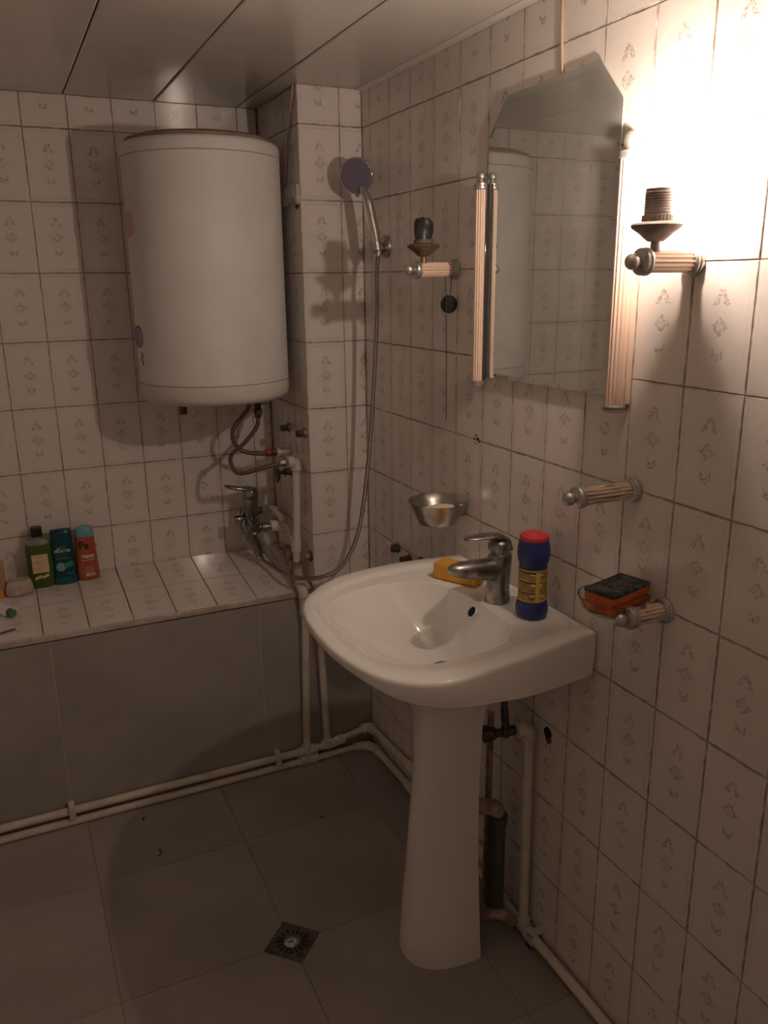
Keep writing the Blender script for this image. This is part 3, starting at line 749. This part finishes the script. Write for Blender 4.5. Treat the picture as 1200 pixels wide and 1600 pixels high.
def hose(name, label, pts, r, m, ends=(None,None), n=10):
    P = spline(pts, n); root = thing(name, tuple(P[-1]), label, 'hose')
    obj('hose_body', G().tube(P, r, 14), m, root, smooth=60)
    for i, (a, b) in ((0,(P[0],P[1])), (-1,(P[-1],P[-2]))):
        e = ends[i]
        if e: obj('nut', G().lathe([(r*1.5,0),(r*1.6,.002),(r*1.6,.016),(r*1.15,.018)], a, b-a, 6 if e != 'chrome_cone' else 20), M['chrome'] if e == 'chrome_cone' else M[e], root, smooth=20)
    return root
ha = hose('flexible_hose', 'dark braided hose from the water heater ending in a red nut',
     [(-.319,2.560,1.206),(-.3256,2.56,1.1818),(-.3437,2.56,1.1625),(-.3778,2.56,1.1197),(-.3763,2.56,1.0778),(-.3498,2.555,1.0488),(-.2969,2.54,1.0379),(-.255,2.532,1.0405)], .0068, M['dark_braid'])
obj('nut', G().lathe([(.011,0),(.0125,.002),(.0125,.016),(.011,.018)], (-.279,2.537,1.0392), (1,-.2,.02), 6), M['red'], ha, smooth=20, label='red nut')
obj('coupling', G().lathe([(.009,0),(.012,.001),(.012,.014),(.009,.015)], (-.261,2.533,1.0400), (1,-.1,.02), 6), M['black_iron'], ha, smooth=20)
hose('flexible_hose', 'steel braided hose looping from the safety valve to the white elbow',
     [(-.291,2.562,1.168),(-.3028,2.545,1.1268),(-.3533,2.52,1.0826),(-.4069,2.49,1.0518),(-.4110,2.46,1.0170),(-.3908,2.44,1.0026),(-.3342,2.42,1.0169),(-.2891,2.41,1.0264),(-.2570,2.402,1.0310)], .0066, M['dark_braid'], ('black_iron','steel'))

# ------------------------------------------------------------------ plastic pipework
def bent(p0, p1, p2, r, n=8):
    """rounded corner between three points"""
    p0, p1, p2 = map(Vector, (p0, p1, p2)); a = p1 + (p0-p1).normalized()*r; b = p1 + (p2-p1).normalized()*r
    return [a.lerp(p1, t).lerp(p1.lerp(b, t), t) for t in [k/n for k in range(n+1)]]
def pipe_run(name, label, runs, r, m, cat='pipe', group=None, collar=1.38):
    """runs: polylines; each straight stretch is a pipe, each corner an elbow"""
    root = thing(name, tuple(runs[0][0]), label, cat, group)
    for pts in runs:
        P = [Vector(p) for p in pts]; rc = r*1.75
        for i in range(len(P)-1):
            a, b = P[i].copy(), P[i+1].copy(); d = (b-a).normalized(); L = (b-a).length
            if i > 0: a += d*min(rc*.8, L*.4)
            if i < len(P)-2: b -= d*min(rc*.8, L*.4)
            obj('pipe', G().tube([a, b], r, 20), m, root, smooth=60)
        for i in range(1, len(P)-1):
            k = min(rc, (P[i]-P[i-1]).length*.5, (P[i+1]-P[i]).length*.5)
            B = bent(P[i-1], P[i], P[i+1], k)
            a = B[0] + (P[i-1]-P[i]).normalized()*r*.9; b = B[-1] + (P[i+1]-P[i]).normalized()*r*.9
            ge = G().tube([a]+B+[b], r*collar, 20)
            for p_, q_ in ((a, B[0]), (b, B[-1])):
                d_ = (q_-p_).normalized(); ge.cyl(p_-d_*.001, p_+d_*.006, r*(collar+.14), 20)
            obj('elbow', ge, m, root, smooth=50)
    return root
def tee(root, p, ax, br, r, m, L=.022):
    p, ax, br = Vector(p), Vector(ax).normalized(), Vector(br).normalized()
    obj('tee', G().cyl(p-ax*L, p+ax*L, r*1.4, 20).cyl(p, p+br*L, r*1.4, 20), m, root, smooth=40)
P_ = M['ppr']; PR_ = .0118
# riser beside the pillar that feeds the heater and the bath mixer
rp = pipe_run('supply_pipe', 'white plastic riser with elbows on the pillar beside the bath mixer',
    [[(-.252,2.401,1.0315),(-.224,2.401,1.0305),(-.230,2.405,.765)], [(-.230,2.405,.765),(-.233,2.408,.700)],
     [(-.234,2.408,.757),(-.232,2.525,.745),(-.232,2.535,.786),(-.262,2.540,.788)]], PR_, P_)
tee(rp, (-.232,2.407,.757), (0,0,1), (0,1,-.08), PR_, P_)
obj('inlet_collar', G().lathe([(.018,0),(.0185,.002),(.0185,.020),(.016,.022)], (-.252,2.401,1.0315), (1,0,0), 24), P_, rp)
obj('inlet_collar', G().lathe([(.018,0),(.0185,.002),(.0185,.020),(.016,.022)], (-.276,2.540,.789), (1,0,0), 24), P_, rp)
rq = pipe_run('supply_pipe', 'white plastic elbow pipe at the back inlet of the bath mixer', [[(-.258,2.668,.811),(-.226,2.667,.809),(-.217,2.590,.793)]], PR_, P_)
obj('inlet_collar', G().lathe([(.018,0),(.0185,.002),(.0185,.020),(.016,.022)], (-.266,2.668,.8115), (1,0,0), 24), P_, rq)
ru = thing('pipe_stub', (-.215,2.53,1.041), 'short white stub on the pillar taking the red-nutted hose', 'pipe stub')
obj('stub', G().cyl((-.241,2.53,1.041), (-.1955,2.528,1.041), .0125, 20), P_, ru); obj('stub_collar', G().lathe([(.0150,0),(.0155,.002),(.0155,.014),(.0140,.015)], (-.246,2.53,1.041), (1,0,0), 24), P_, ru)
# stained pipes over the ledge and down its front
pipe_run('stained_pipe', 'rust-stained pipe crossing the ledge below the riser', [[(-.233,2.408,.700),(-.2335,2.408,.660),(-.236,2.372,.640)]], PR_*1.05, M['ppr_dirty'])
pipe_run('stained_pipe', 'rust-stained slanting pipe under the front mixer elbow', [[(-.224,2.52,.728),(-.226,2.50,.690),(-.238,2.40,.650),(-.242,2.368,.642)]], PR_*1.05, M['ppr_dirty'])
d1 = pipe_run('drop_pipe', 'white drop pipe running down the grey panel from the ledge edge', [[(-.244,2.366,.645),(-.246,2.322,.637),(-.240,2.3225,.58),(-.252,2.329,.062)]], PR_, P_)
d2 = pipe_run('drop_pipe', 'white drop pipe running down the grey panel, half hidden by the basin', [[(-.188,2.3465,.640),(-.192,2.320,.628),(-.196,2.322,.58),(-.178,2.329,.068)]], PR_, P_)
# floor pipes
f1 = pipe_run('floor_pipe', 'upper white pipe along the foot of the grey panel and the mirror wall', [[(LX+.002,2.329,.052),(-.252,2.329,.050),(-.150,2.329,.055),(-.018,2.329,.082),(-.018,1.99,.105),(-.018,1.55,.09)]], PR_, P_)
tee(f1, (-.178,2.329,.054), (1,0,0), (0,0,1), PR_, P_)
f2 = pipe_run('floor_pipe', 'lower white pipe lying on the floor below the grey panel', [[(LX+.002,2.331,.0125),(-.252,2.331,.0125),(-.045,2.331,.0125),(-.018,2.29,.020),(-.018,2.0,.030),(-.018,1.50,.025),(-.022,1.382,.024),(-.020,FY+.002,.018)]], PR_, P_)
obj('tee', G().cyl((-.275,2.331,.0185),(-.215,2.331,.0185),.0165,20).cyl((-.252,2.330,.025),(-.252,2.329,.075),.0165,20), P_, f2, smooth=40)
for x, on_ in ((-1.001, f1), (-.355, f1)):
    obj('clip', G().box(x-.009,x+.009,2.314,2.3485,.066,.073).box(x-.009,x+.009,2.311,2.316,.030,.073).box(x-.009,x+.009,2.314,2.3485,.030,.036), M['white_trim'], on_, bevel=.001)
obj('clip', G().box(-.036,-.0005,1.330,1.350,.0005,.012).box(-.036,-.030,1.330,1.350,.0005,.040).box(-.036,-.0005,1.330,1.350,.034,.042), M['white_trim'], f2, bevel=.001)
r2 = pipe_run('riser_pipe', 'white riser on the mirror wall behind the pedestal with an elbow on top', [[(-.024,1.382,.036),(-.030,1.383,.575),(-.055,1.388,.580)]], PR_, P_)
tee(r2, (-.023,1.382,.028), (0,1,0), (0,0,1), PR_, P_)
obj('inlet_collar', G().lathe([(.0165,0),(.0195,.002),(.0195,.020),(.016,.022)], (-.062,1.389,.581), (1,-.1,0), 24), P_, r2)

av = thing('angle_valve', (-.085,1.395,.58), 'blackened angle valve on the riser behind the pedestal', 'valve')
obj('valve_body', G().lathe([(.009,0),(.012,.004),(.012,.018),(.015,.020),(.015,.030),(.010,.034),(.010,.046)], (-.062,1.389,.581), (-1,.35,-.15), 20), M['black_iron'], av)
obj('handle', G().lathe([(.006,0),(.014,.006),(.020,.022),(.021,.034),(.015,.037),(.002,.037)], (-.100,1.405,.574), (-1,.75,-.25), 8), M['black_iron'], av, smooth=30)
obj('outlet', G().cyl((-.083,1.397,.580), (-.084,1.405,.630), .009, 16), M['black_iron'], av)
hose('supply_hose', 'dull blue hose rising from the angle valve to the washbasin', [(-.084,1.405,.625),(-.080,1.412,.665),(-.070,1.425,.700),(-.075,1.435,.745)], .008, M['valve_blue'], (None,None))
wp_ = thing('waste_pipe', (-.075,1.440,.0), 'dark grey waste pipe with white fittings hidden behind the pedestal', 'waste pipe')
obj('pipe_body', G().lathe([(.022,.060),(.022,.300),(.0255,.302),(.0255,.325),(.021,.328)], (-.072,1.440,0), (0,0,1), 28), M['grey_pipe'], wp_)
obj('upper_fitting', G().tube(spline([(-.072,1.440,.322),(-.078,1.438,.345),(-.105,1.436,.360),(-.150,1.44,.375),(-.2,1.455,.40),(-.203,1.465,.46)],6), .019, 18), M['ppr_dirty'], wp_)
obj('lower_fitting', G().tube(spline([(-.040,1.40,.0265),(-.060,1.415,.045),(-.085,1.428,.052),(-.115,1.44,.040),(-.14,1.46,.0265)],6), .0155, 16), M['ppr_dirty'], wp_)
obj('pipe_stub', G().tube(spline([(-.203,1.465,.46),(-.205,1.466,.6),(-.207,1.466,.690)],3), .018, 18), M['ppr_dirty'], wp_)
pipe_run('grey_pipe', 'thin white pipe standing beside the waste pipe', [[(-.062,1.50,.02),(-.060,1.497,.57)]], .0085, M['ppr_dirty'])

# ------------------------------------------------------------------ bath mixer
bx_ = thing('bath_mixer', (-.330,2.605,.685), 'chrome single-lever bath mixer above the tiled ledge', 'tap')
CH = M['mixer_chrome']
g = G(); g.lathe([(.010,-.085),(.018,-.083),(.020,-.070),(.0225,-.045),(.025,-.02),(.026,0),(.025,.02),(.0225,.045),(.020,.070),(.018,.083),(.010,.085)], (-.328,2.605,.800), (.06,1,.14), 28)
obj('body', g, CH, bx_, smooth=50)
for y, z, xe, ys in ((2.540,.789,-.2765,2.540), (2.668,.811,-.2665,2.668)):
    g = G(); g.lathe([(.012,0),(.017,.001),(.017,.014),(.012,.016),(.0105,.030),(.0105,.12)], (xe,ys,z), (-1,0,0), 24) if False else g.lathe([(.0105,0),(.0105,.012),(.0170,.014),(.0170,.030),(.0130,.034),(.0130,.052)], (xe,ys,z), (-1,.0,.0), 24)
    obj('inlet_nut', g, M['old_chrome'] if y < 2.6 else M['black_iron'], bx_, smooth=25)
obj('lever_base', G().lathe([(.022,0),(.0260,.012),(.0260,.058),(.0248,.062),(.0260,.064),(.0260,.088),(.022,.094),(.004,.095)], (-.328,2.605,.812), (.10,0,1), 32), CH, bx_, smooth=40)
g = G(); loops = []
for x, z, w, h in ((-.303,.903,.018,.009),(-.325,.909,.021,.010),(-.350,.913,.019,.0085),(-.375,.918,.016,.0075),(-.396,.924,.013,.0065),(-.407,.928,.007,.003)):
    loops.append([(x, 2.605 + w*math.cos(2*PI*k/14), z + h*math.sin(2*PI*k/14)) for k in range(14)])
obj('lever', g.loft(loops), CH, bx_, smooth=60)
obj('diverter_knob', G().lathe([(.011,0),(.011,.012),(.0170,.014),(.0175,.038),(.0150,.042),(.002,.0425)], (-.344,2.600,.808), (-1,-.06,.02), 24), CH, bx_, smooth=40)
g = G(); g.tube(spline([(-.340,2.600,.800),(-.342,2.592,.780),(-.334,2.585,.752),(-.322,2.580,.725),(-.312,2.578,.703)],6), [.026]*6+[.025]*4+[.022]*5+[.0195]*5+[.0175]*5, 20)
obj('spout', g, CH, bx_, smooth=60)
obj('outlet_nut', G().lathe([(.0150,0),(.0165,.002),(.0165,.018),(.0130,.020),(.0120,.032),(.009,.034)], (-.313,2.578,.705), (.12,-.02,-1), 24), CH, bx_, smooth=30)

CH = M['chrome']
# ------------------------------------------------------------------ hand shower
hose('shower_hose', 'long chrome shower hose hanging past the pillar to the bath mixer',
     [(-.034,2.172,1.656),(-.042,2.168,1.60),(-.0440,2.165,1.55),(-.0430,2.17,1.4684),(-.0485,2.185,1.2861),(-.0571,2.20,1.1138),(-.0704,2.215,.954),(-.0879,2.23,.8298),(-.1179,2.24,.7519),(-.1582,2.25,.7044),(-.2154,2.27,.6839),(-.2614,2.32,.6740),(-.2860,2.40,.6700),(-.2980,2.50,.6690),(-.3060,2.560,.6700),(-.3095,2.577,.678)], .0062, M['braid'], ('chrome_cone','chrome_cone'), 12)
sh = thing('shower_holder', (0,2.190,1.67), 'dull chrome shower bracket on the mirror wall beside the pillar', 'bracket')
obj('wall_disc', G().lathe([(.031,0),(.032,.003),(.030,.007),(.022,.012),(.012,.016),(.002,.017)], (-.0003,2.190,1.668), (-1,0,0), 40), M['steel'], sh, smooth=50)
g = G(); g.tube([(-.012,2.189,1.664),(-.028,2.182,1.661),(-.037,2.176,1.664)], [.016,.014,.016], 20); obj('neck', g, M['steel'], sh, smooth=60)
a_ = Vector((-.012,.030,.13)).normalized()
obj('cradle', G().lathe([(.0150,-.002),(.0170,0),(.0185,.022),(.0160,.022),(.0142,0.0)], Vector((-.0365,2.174,1.655)), a_, 28), M['steel'], sh, smooth=40)
hs = thing('hand_shower', (-.0365,2.174,1.655), 'chrome hand shower with a round mauve face in its wall bracket', 'shower head')
hp = spline([(-.0355,2.172,1.652),(-.0385,2.180,1.690),(-.0440,2.190,1.740),(-.0510,2.202,1.790),(-.0590,2.217,1.825)],6)
obj('handle', G().tube(hp, [.0105 + .0035*math.sin(PI*k/(len(hp)-1)) for k in range(len(hp))], 20), CH, hs, smooth=60)
HN = Vector((-.60,-.76,-.14)).normalized(); HC = Vector((-.0700,2.232,1.856))
obj('head', G().lathe([(.006,-.022),(.026,-.019),(.042,-.012),(.0475,-.004),(.0480,.003),(.0465,.006),(.0445,.0066),(.040,.0060)], HC, HN, 48), CH, hs, smooth=50)
obj('spray_face', G().lathe([(.0448,.004),(.0440,.0078),(.030,.0090),(.0005,.0095)], HC, HN, 48), M['purple_face'], hs, label='mauve spray face', smooth=50)
u_, w_ = frame(HN); g = G()
for rr, k in ((.012,8),(.022,14),(.032,20)):
    for j in range(k):
        a = 2*PI*j/k; p = HC + u_*(rr*math.cos(a)) + w_*(rr*math.sin(a)); g.cyl(p + HN*.008, p + HN*(.0104), .0012, 6)
obj('nozzles', g, M['purple_face'], hs, kind='stuff', smooth=30)
fwd = (w_ if w_.z < 0 else -w_); obj('mode_tab', G().obox(HC + fwd*.049 + HN*.002, u_*.005, fwd*.006, HN*.003), M['blue_grey'], hs, bevel=.002)

# ------------------------------------------------------------------ fittings on pillar and walls
def cap_bolt(y, z, label):
    t = thing('pipe_plug', (-.1955,y,z), label, 'pipe plug')
    obj('collar', G().lathe([(.016,0),(.016,.006),(.012,.009)], (-.1953,y,z), (-1,0,0), 20), M['steel'], t)
    obj('plug_head', G().lathe([(.010,.006),(.011,.008),(.011,.028),(.008,.030),(.001,.030)], (-.1953,y,z), (-1,0,0), 6), M['black_iron'], t, smooth=20)
cap_bolt(2.538, 1.116, 'capped pipe end on the pillar nearer the heater hoses')
cap_bolt(2.385, 1.122, 'capped pipe end near the front edge of the pillar')
vt = thing('stop_valve', (-.1955,2.52,.975), 'dark stop valve with a wing handle behind the white riser', 'valve')
obj('valve_stem', G().lathe([(.017,0),(.017,.010),(.012,.012),(.012,.032),(.007,.034),(.007,.046)], (-.1953,2.515,.975), (-1,0,0), 16), M['black_iron'], vt)
obj('wing_handle', G().obox((-.243,2.540,.965), (.004,0,0), (0,.014,-.012), (0,.012,.020)), M['black_iron'], vt, bevel=.004)
vr = thing('pipe_plug', (-.1955,2.362,.728), 'rusty pipe end low on the pillar above the ledge', 'pipe plug')
obj('collar', G().lathe([(.017,0),(.017,.004),(.012,.006)], (-.1953,2.372,.722), (-1,0,0), 20), M['rust'], vr)
obj('plug_head', G().lathe([(.010,.004),(.011,.008),(.011,.022),(.006,.024)], (-.1953,2.372,.722), (-1,0,0), 8), M['ppr_dirty'], vr)
# broken cover plate, loose cable
bc = thing('socket_cover', (-.1955,2.42,1.815), 'broken white cover plate on the pillar beside the heater', 'cover plate')
ply = [(-.072,.024),(.066,.026),(.070,.0),(.068,-.026),(.058,-.020),(.052,-.026),(.046,-.010),(.030,-.006),(.024,-.020),(.010,-.016),(-.02,-.020),(-.05,-.024),(-.072,-.022)]
g = G(); g.prism(ply, (-.1955,2.415,1.815), (0,-1,0), (0,0,1), (-1,0,0), .012); obj('plate', g, M['cover'], bc, smooth=0)
g = G(); g.prism([(.022,-.006),(.056,-.006),(.054,-.030),(.044,-.038),(.030,-.034)], (-.1955,2.415,1.815), (0,-1,0), (0,0,1), (-1,0,0), .004); obj('broken_gap', g, M['rust'], bc, smooth=0)
g = G(); g.tube(spline([(-.199,2.368,2.0995),(-.199,2.376,2.072),(-.199,2.398,2.035),(-.199,2.416,2.00),(-.199,2.433,1.965),(-.199,2.440,1.93),(-.199,2.47,1.85)],5), .0032, 8)
obj('loose_cable', g, M['cable'], None, label='beige cable hanging from the ceiling beside the pillar edge', cat='cable', origin=(-.199,2.368,2.09), smooth=60)
g = G(); g.tube(spline([(-.0034,1.408,2.0985),(-.0034,1.407,2.03),(-.0034,1.402,1.97),(-.0034,1.399,1.9455)],5), .0030, 8)
obj('mirror_cable', g, M['cable'], None, label='thin cable running down the wall to the top of the mirror', cat='cable', origin=(-.0034,1.408,2.09), smooth=60)
# stubs of old taps beyond the basin
def stub(y, z, L, r, m, label, tip=None):
    t = thing('wall_stub', (0,y,z), label, 'pipe stub')
    obj('stub_body', G().lathe([(r*1.25,0),(r*1.25,.004),(r,.006),(r*1.05,L*.6),(r*.9,L)], (-.0003,y,z), (-1,0,0), 10), m, t, smooth=30)
    if tip: obj('tip', G().obox((-L-.004,y+.006,z+.001), (.005,.002,.001), (-.002,.006,0), (.001,0,.020)), tip, t, bevel=.003)
    return t
stub(2.128,.793,.026,.012,M['black_iron'],'old pipe stub with a splinter of tile, nearest the pillar', M['pink_paper'])
stub(2.048,.780,.030,.013,M['rust'],'rusty pipe stub just above the far rim of the basin')
stub(1.972,.797,.012,.012,M['rust'],'short rusty pipe end between the stubs and the yellow sponge')
t = thing('wall_hole', (0,1.351,.577), 'dark drilled hole in the tiles beside the riser elbow', 'hole')
obj('hole_mouth', G().lathe([(.014,0),(.014,.0012),(.010,.0016),(.001,.0014)], (-.0002,1.351,.577), (-1,0,0), 14), M['dark'], t)
obj('hole_rust', G().lathe([(.012,0),(.011,.0010),(.001,.0010)], (-.0002,1.348,.562), (-1,0,0), 12), M['rust'], t)
t = thing('anchor_holes', (0,1.686,1.199), 'small ring of chipped anchor holes below the mirror', 'hole')
for dy, dz, s in ((.004,.011,.003),(-.006,.004,.0045),(.010,.002,.003),(.004,-.008,.002),(-.012,-.002,.003)):
    obj('chip', G().lathe([(s,0),(s,.0008),(s*.3,.0010)], (-.0002,1.686+dy,1.199+dz), (-1,0,0), 7), M['dark'], t)

# ------------------------------------------------------------------ floor drain and specks
dr = thing('floor_drain', (-.553,1.608,0), 'square metal floor drain set diagonally between the floor tiles', 'drain')
dq = [(-.073,0),(0,-.073),(.073,0),(0,.073)]
g = G(); g.prism(dq, (-.553,1.608,.0003), (1,0,0), (0,1,0), (0,0,1), .0022); obj('plate', g, M['drain'], dr, bevel=.0008, smooth=0)
obj('grate_ring', G().lathe([(.046,0),(.046,.0012),(.043,.0016),(.041,.0004)], (-.553,1.608,.0024), (0,0,1), 40), M['drain'], dr)
obj('centre_dome', G().lathe([(.020,0),(.017,.002),(.010,.0034),(.001,.004)], (-.553,1.608,.0024), (0,0,1), 28), M['chrome'], dr, smooth=60)
for k in range(16):
    a = 2*PI*k/16; d = Vector((math.cos(a), math.sin(a), 0)); s_ = Vector((-d.y, d.x, 0))
    obj('slot', G().obox(Vector((-.553,1.608,.0028)) + d*.032, d*.0075, s_*.0022, Vector((0,0,.0005))), M['dark'], dr, smooth=0)
for lab_, (x, y), L in (('dark speck on the floor near the panel', (-.809,2.26), .010), ('thin dark curled hair on the floor left of the drain', (-.795,2.074), .026), ('dark crumb on the floor below the basin corner', (-.314,2.033), .007)):
    g = G(); g.tube(spline([(x,y,.0018),(x+L*.3,y+L*.25,.0022),(x+L*.45,y+L*.7,.0018),(x+L*.2,y+L,.0018)],4), .0016, 6)
    obj('speck', g, M['dark'], None, label=lab_, cat='speck', origin=(x,y,0))

# ------------------------------------------------------------------ bottles on the ledge
def ledge_z(y): return LZF + (LZB-LZF)*(y-PY)/(BY-PY)
def oval(cx_, cy_, z, rx, ry, n=36, p=.75, sh_=0.0):
    return [(cx_ + math.copysign(abs(math.cos(2*PI*k/n))**p, math.cos(2*PI*k/n))*rx + sh_, cy_ + math.copysign(abs(math.sin(2*PI*k/n))**p, math.sin(2*PI*k/n))*ry, z) for k in range(n)]
FR = (PI/2, 0, 0)
# green shampoo with black cap
x, y = -.993, 2.672; z = ledge_z(y-.024)+.0012
b = thing('shampoo_bottle', (x,y,z), 'green shampoo bottle with a black screw cap on the ledge', 'bottle')
obj('body', G().loft([oval(x,y,z+h,rx,ry) for h,rx,ry in ((0,.034,.019),(.004,.038,.0225),(.06,.039,.0235),(.125,.0385,.023),(.140,.0365,.022))]), M['shampoo'], b, smooth=50)
obj('shoulder', G().loft([oval(x,y,z+h,rx,ry,p=.9) for h,rx,ry in ((.1405,.0362,.0218),(.148,.031,.020),(.155,.021,.017),(.160,.0145,.0145),(.170,.0140,.0140))]), M['clear_plastic'], b, smooth=50)
obj('cap', G().lathe([(.0165,.166),(.0175,.168),(.0170,.193),(.0155,.196),(.001,.1965)], (x,y,z), (0,0,1), 60, flute=30, depth=.0006), M['black_plastic'], b, smooth=40)
lb = obj('label', G().box(x-.024,x+.024,y-.0262,y-.0240,z+.052,z+.112), M['paper'], b, bevel=.0008)
for k, (w, h) in enumerate(((.026,.104),(.018,.088),(.034,.083),(.020,.066))):
    obj('print', G().box(x-.019,x-.019+w,y-.0266,y-.0261,z+h,z+h+.0018), M['tan'], lb)
for dx in (-.010,.012):
    obj('leaf_print', G().obox((x+dx,y-.0243,z+.038+.1*dx), (.010,0,.004), (0,.0006,0), (-.0015,0,.004)), M['paper'], b)
# teal shampoo
x, y = -.924, 2.674; z = ledge_z(y-.024)+.0012
b = thing('shampoo_bottle', (x,y,z), 'teal shampoo bottle standing on its cap between green and orange bottles', 'bottle')
obj('cap', G().loft([oval(x,y,z+h,rx,ry) for h,rx,ry in ((0,.0355,.021),(.003,.0375,.0225),(.024,.0370,.0225))]), M['teal'], b, smooth=50)
obj('body', G().loft([oval(x,y,z+h,rx,ry) for h,rx,ry in ((.0245,.0368,.0222),(.06,.0362,.022),(.12,.0330,.019),(.165,.0305,.015),(.176,.0300,.012),(.178,.0285,.009))]), M['teal_dark'], b, smooth=50)
yf = y-.0222
lettering('lettering', 'FRUCTIS', .0125, M['white_ink'], b, (x-.001,yf+.0012,z+.111), (PI/2-.06,0,0), bold=.0002)
lettering('lettering', 'GARNIER', .0065, M['lime_print'], b, (x-.004,yf+.0028,z+.123), (PI/2-.06,0,0))
obj('print', G().box(x-.018,x-.006,yf+.0008,yf+.0015,z+.1175,z+.1195), M['white_ink'], b)
obj('print', G().box(x-.022,x+.020,yf-.0001,yf+.0010,z+.087,z+.0884), M['lime_print'], b)
obj('print', G().box(x-.020,x+.012,yf+.0002,yf+.0013,z+.097,z+.0984), M['leaf_print'], b)
obj('fruit_print', G().lathe([(.0145,0),(.0145,.0012)], (x-.010,yf+.0010,z+.060), (0,-1,.02), 28), M['lime_print'], b)
obj('leaf_print', G().obox((x+.014,yf-.0002,z+.066), (.013,0,.004), (0,.0008,0), (-.003,0,.008)), M['leaf_print'], b)
obj('print', G().box(x+.006,x+.026,yf-.0006,yf+.0010,z+.034,z+.036), M['lime_print'], b)
# orange shower gel
x, y = -.853, 2.678; z = ledge_z(y-.024)+.0012
b = thing('shower_gel_bottle', (x,y,z), 'orange shower gel bottle with a pale blue cap on the ledge', 'bottle')
obj('body', G().loft([oval(x,y,z+h,rx,ry) for h,rx,ry in ((0,.032,.019),(.004,.0345,.0215),(.03,.0340,.022),(.09,.0315,.021),(.140,.0290,.019),(.1435,.0280,.018))]), M['orange_gel'], b, smooth=50)
obj('cap', G().loft([oval(x,y,z+h,rx,ry,p=.85) for h,rx,ry in ((.144,.0285,.0185),(.146,.0290,.019),(.165,.0270,.0175),(.174,.0235,.015),(.1775,.0170,.011),(.1785,.004,.003))]), M['blue_cap'], b, smooth=50)
yf = y-.0206
lettering('lettering', 'Fa', .034, M['black_ink'], b, (x-.007,yf-.0001,z+.118), (PI/2-.03,0,0), bold=.0009)
lettering('lettering', 'happy', .0165, M['white_ink'], b, (x+.003,yf-.0008,z+.083), (PI/2,0,0), bold=.0003)
obj('print', G().box(x-.018,x+.020,yf-.0013,yf,z+.068,z+.0694), M['white_ink'], b)
obj('print', G().box(x-.010,x+.020,yf-.0018,yf-.0005,z+.014,z+.025), M['pink_paper'], b)
for h, w in ((.044,.010),(.037,.014),(.030,.016)): obj('print', G().box(x+.003-w,x+.003+w,yf-.0016,yf-.0004,z+h,z+h+.0016), M['pink_paper'], b)

# things at the left end of the ledge
x, y = -1.062, 2.640; z = ledge_z(y-.03)+.003
g = G(); rnd = random.Random(2)
for_l = []
for h, s in ((0,.9),(.010,1.0),(.026,1.0),(.040,.94),(.046,.80)):
    for_l.append([(x + s*px + rnd.uniform(-.003,.003), y + s*py + rnd.uniform(-.003,.003), z + h + rnd.uniform(-.002,.002)*(h > 0)) for px, py in ((-.036,-.026),(0,-.030),(.038,-.022),(.040,.004),(.034,.026),(0,.028),(-.034,.024),(-.038,0))])
obj('wrapped_soap', g.loft(for_l), M['pink_paper'], None, label='crumpled pale pink soap wrapper left of the green bottle', cat='wrapper', origin=(x,y,z), smooth=0)
x, y = -1.119, 2.640; z = ledge_z(y-.02)+.0012
b = thing('tube', (x,y,z), 'tan plastic tube standing at the far left end of the ledge', 'tube')
obj('cap', G().lathe([(.016,0),(.017,.002),(.016,.024)], (x,y,z), (0,0,1), 24), M['sponge_yellow'], b)
obj('body', G().loft([oval(x,y,z+h,rx,ry,p=1.0) for h,rx,ry in ((.0245,.018,.018),(.03,.021,.020),(.07,.022,.014),(.11,.0225,.004),(.115,.0225,.0015))]), M['tan'], b, smooth=50)
x, y = -1.102, 2.500; z = ledge_z(2.48)
b = thing('small_bottle', (x,y,z), 'small white bottle with a teal cap lying on the ledge', 'bottle')
ax_ = Vector((.55,-.72,-.085)).normalized(); so_ = Vector((x-.030,y+.040,z+.0235))
obj('body', G().lathe([(.012,0),(.0165,.003),(.0168,.050),(.013,.056),(.009,.058)], so_, ax_, 24), M['white_ink'], b, smooth=50)
obj('cap', G().lathe([(.0105,.056),(.0115,.058),(.0110,.078),(.009,.080)], so_, ax_, 20), M['leaf_print'], b)
g = G(); g.tube([(-1.16,2.385,ledge_z(2.385)+.0045),(-1.085,2.408,ledge_z(2.408)+.0045)], [.0035,.0028], 8)
obj('stick', g, M['bakelite'], None, label='thin dark stick lying near the ledge front edge', cat='stick', origin=(-1.12,2.395,.62))
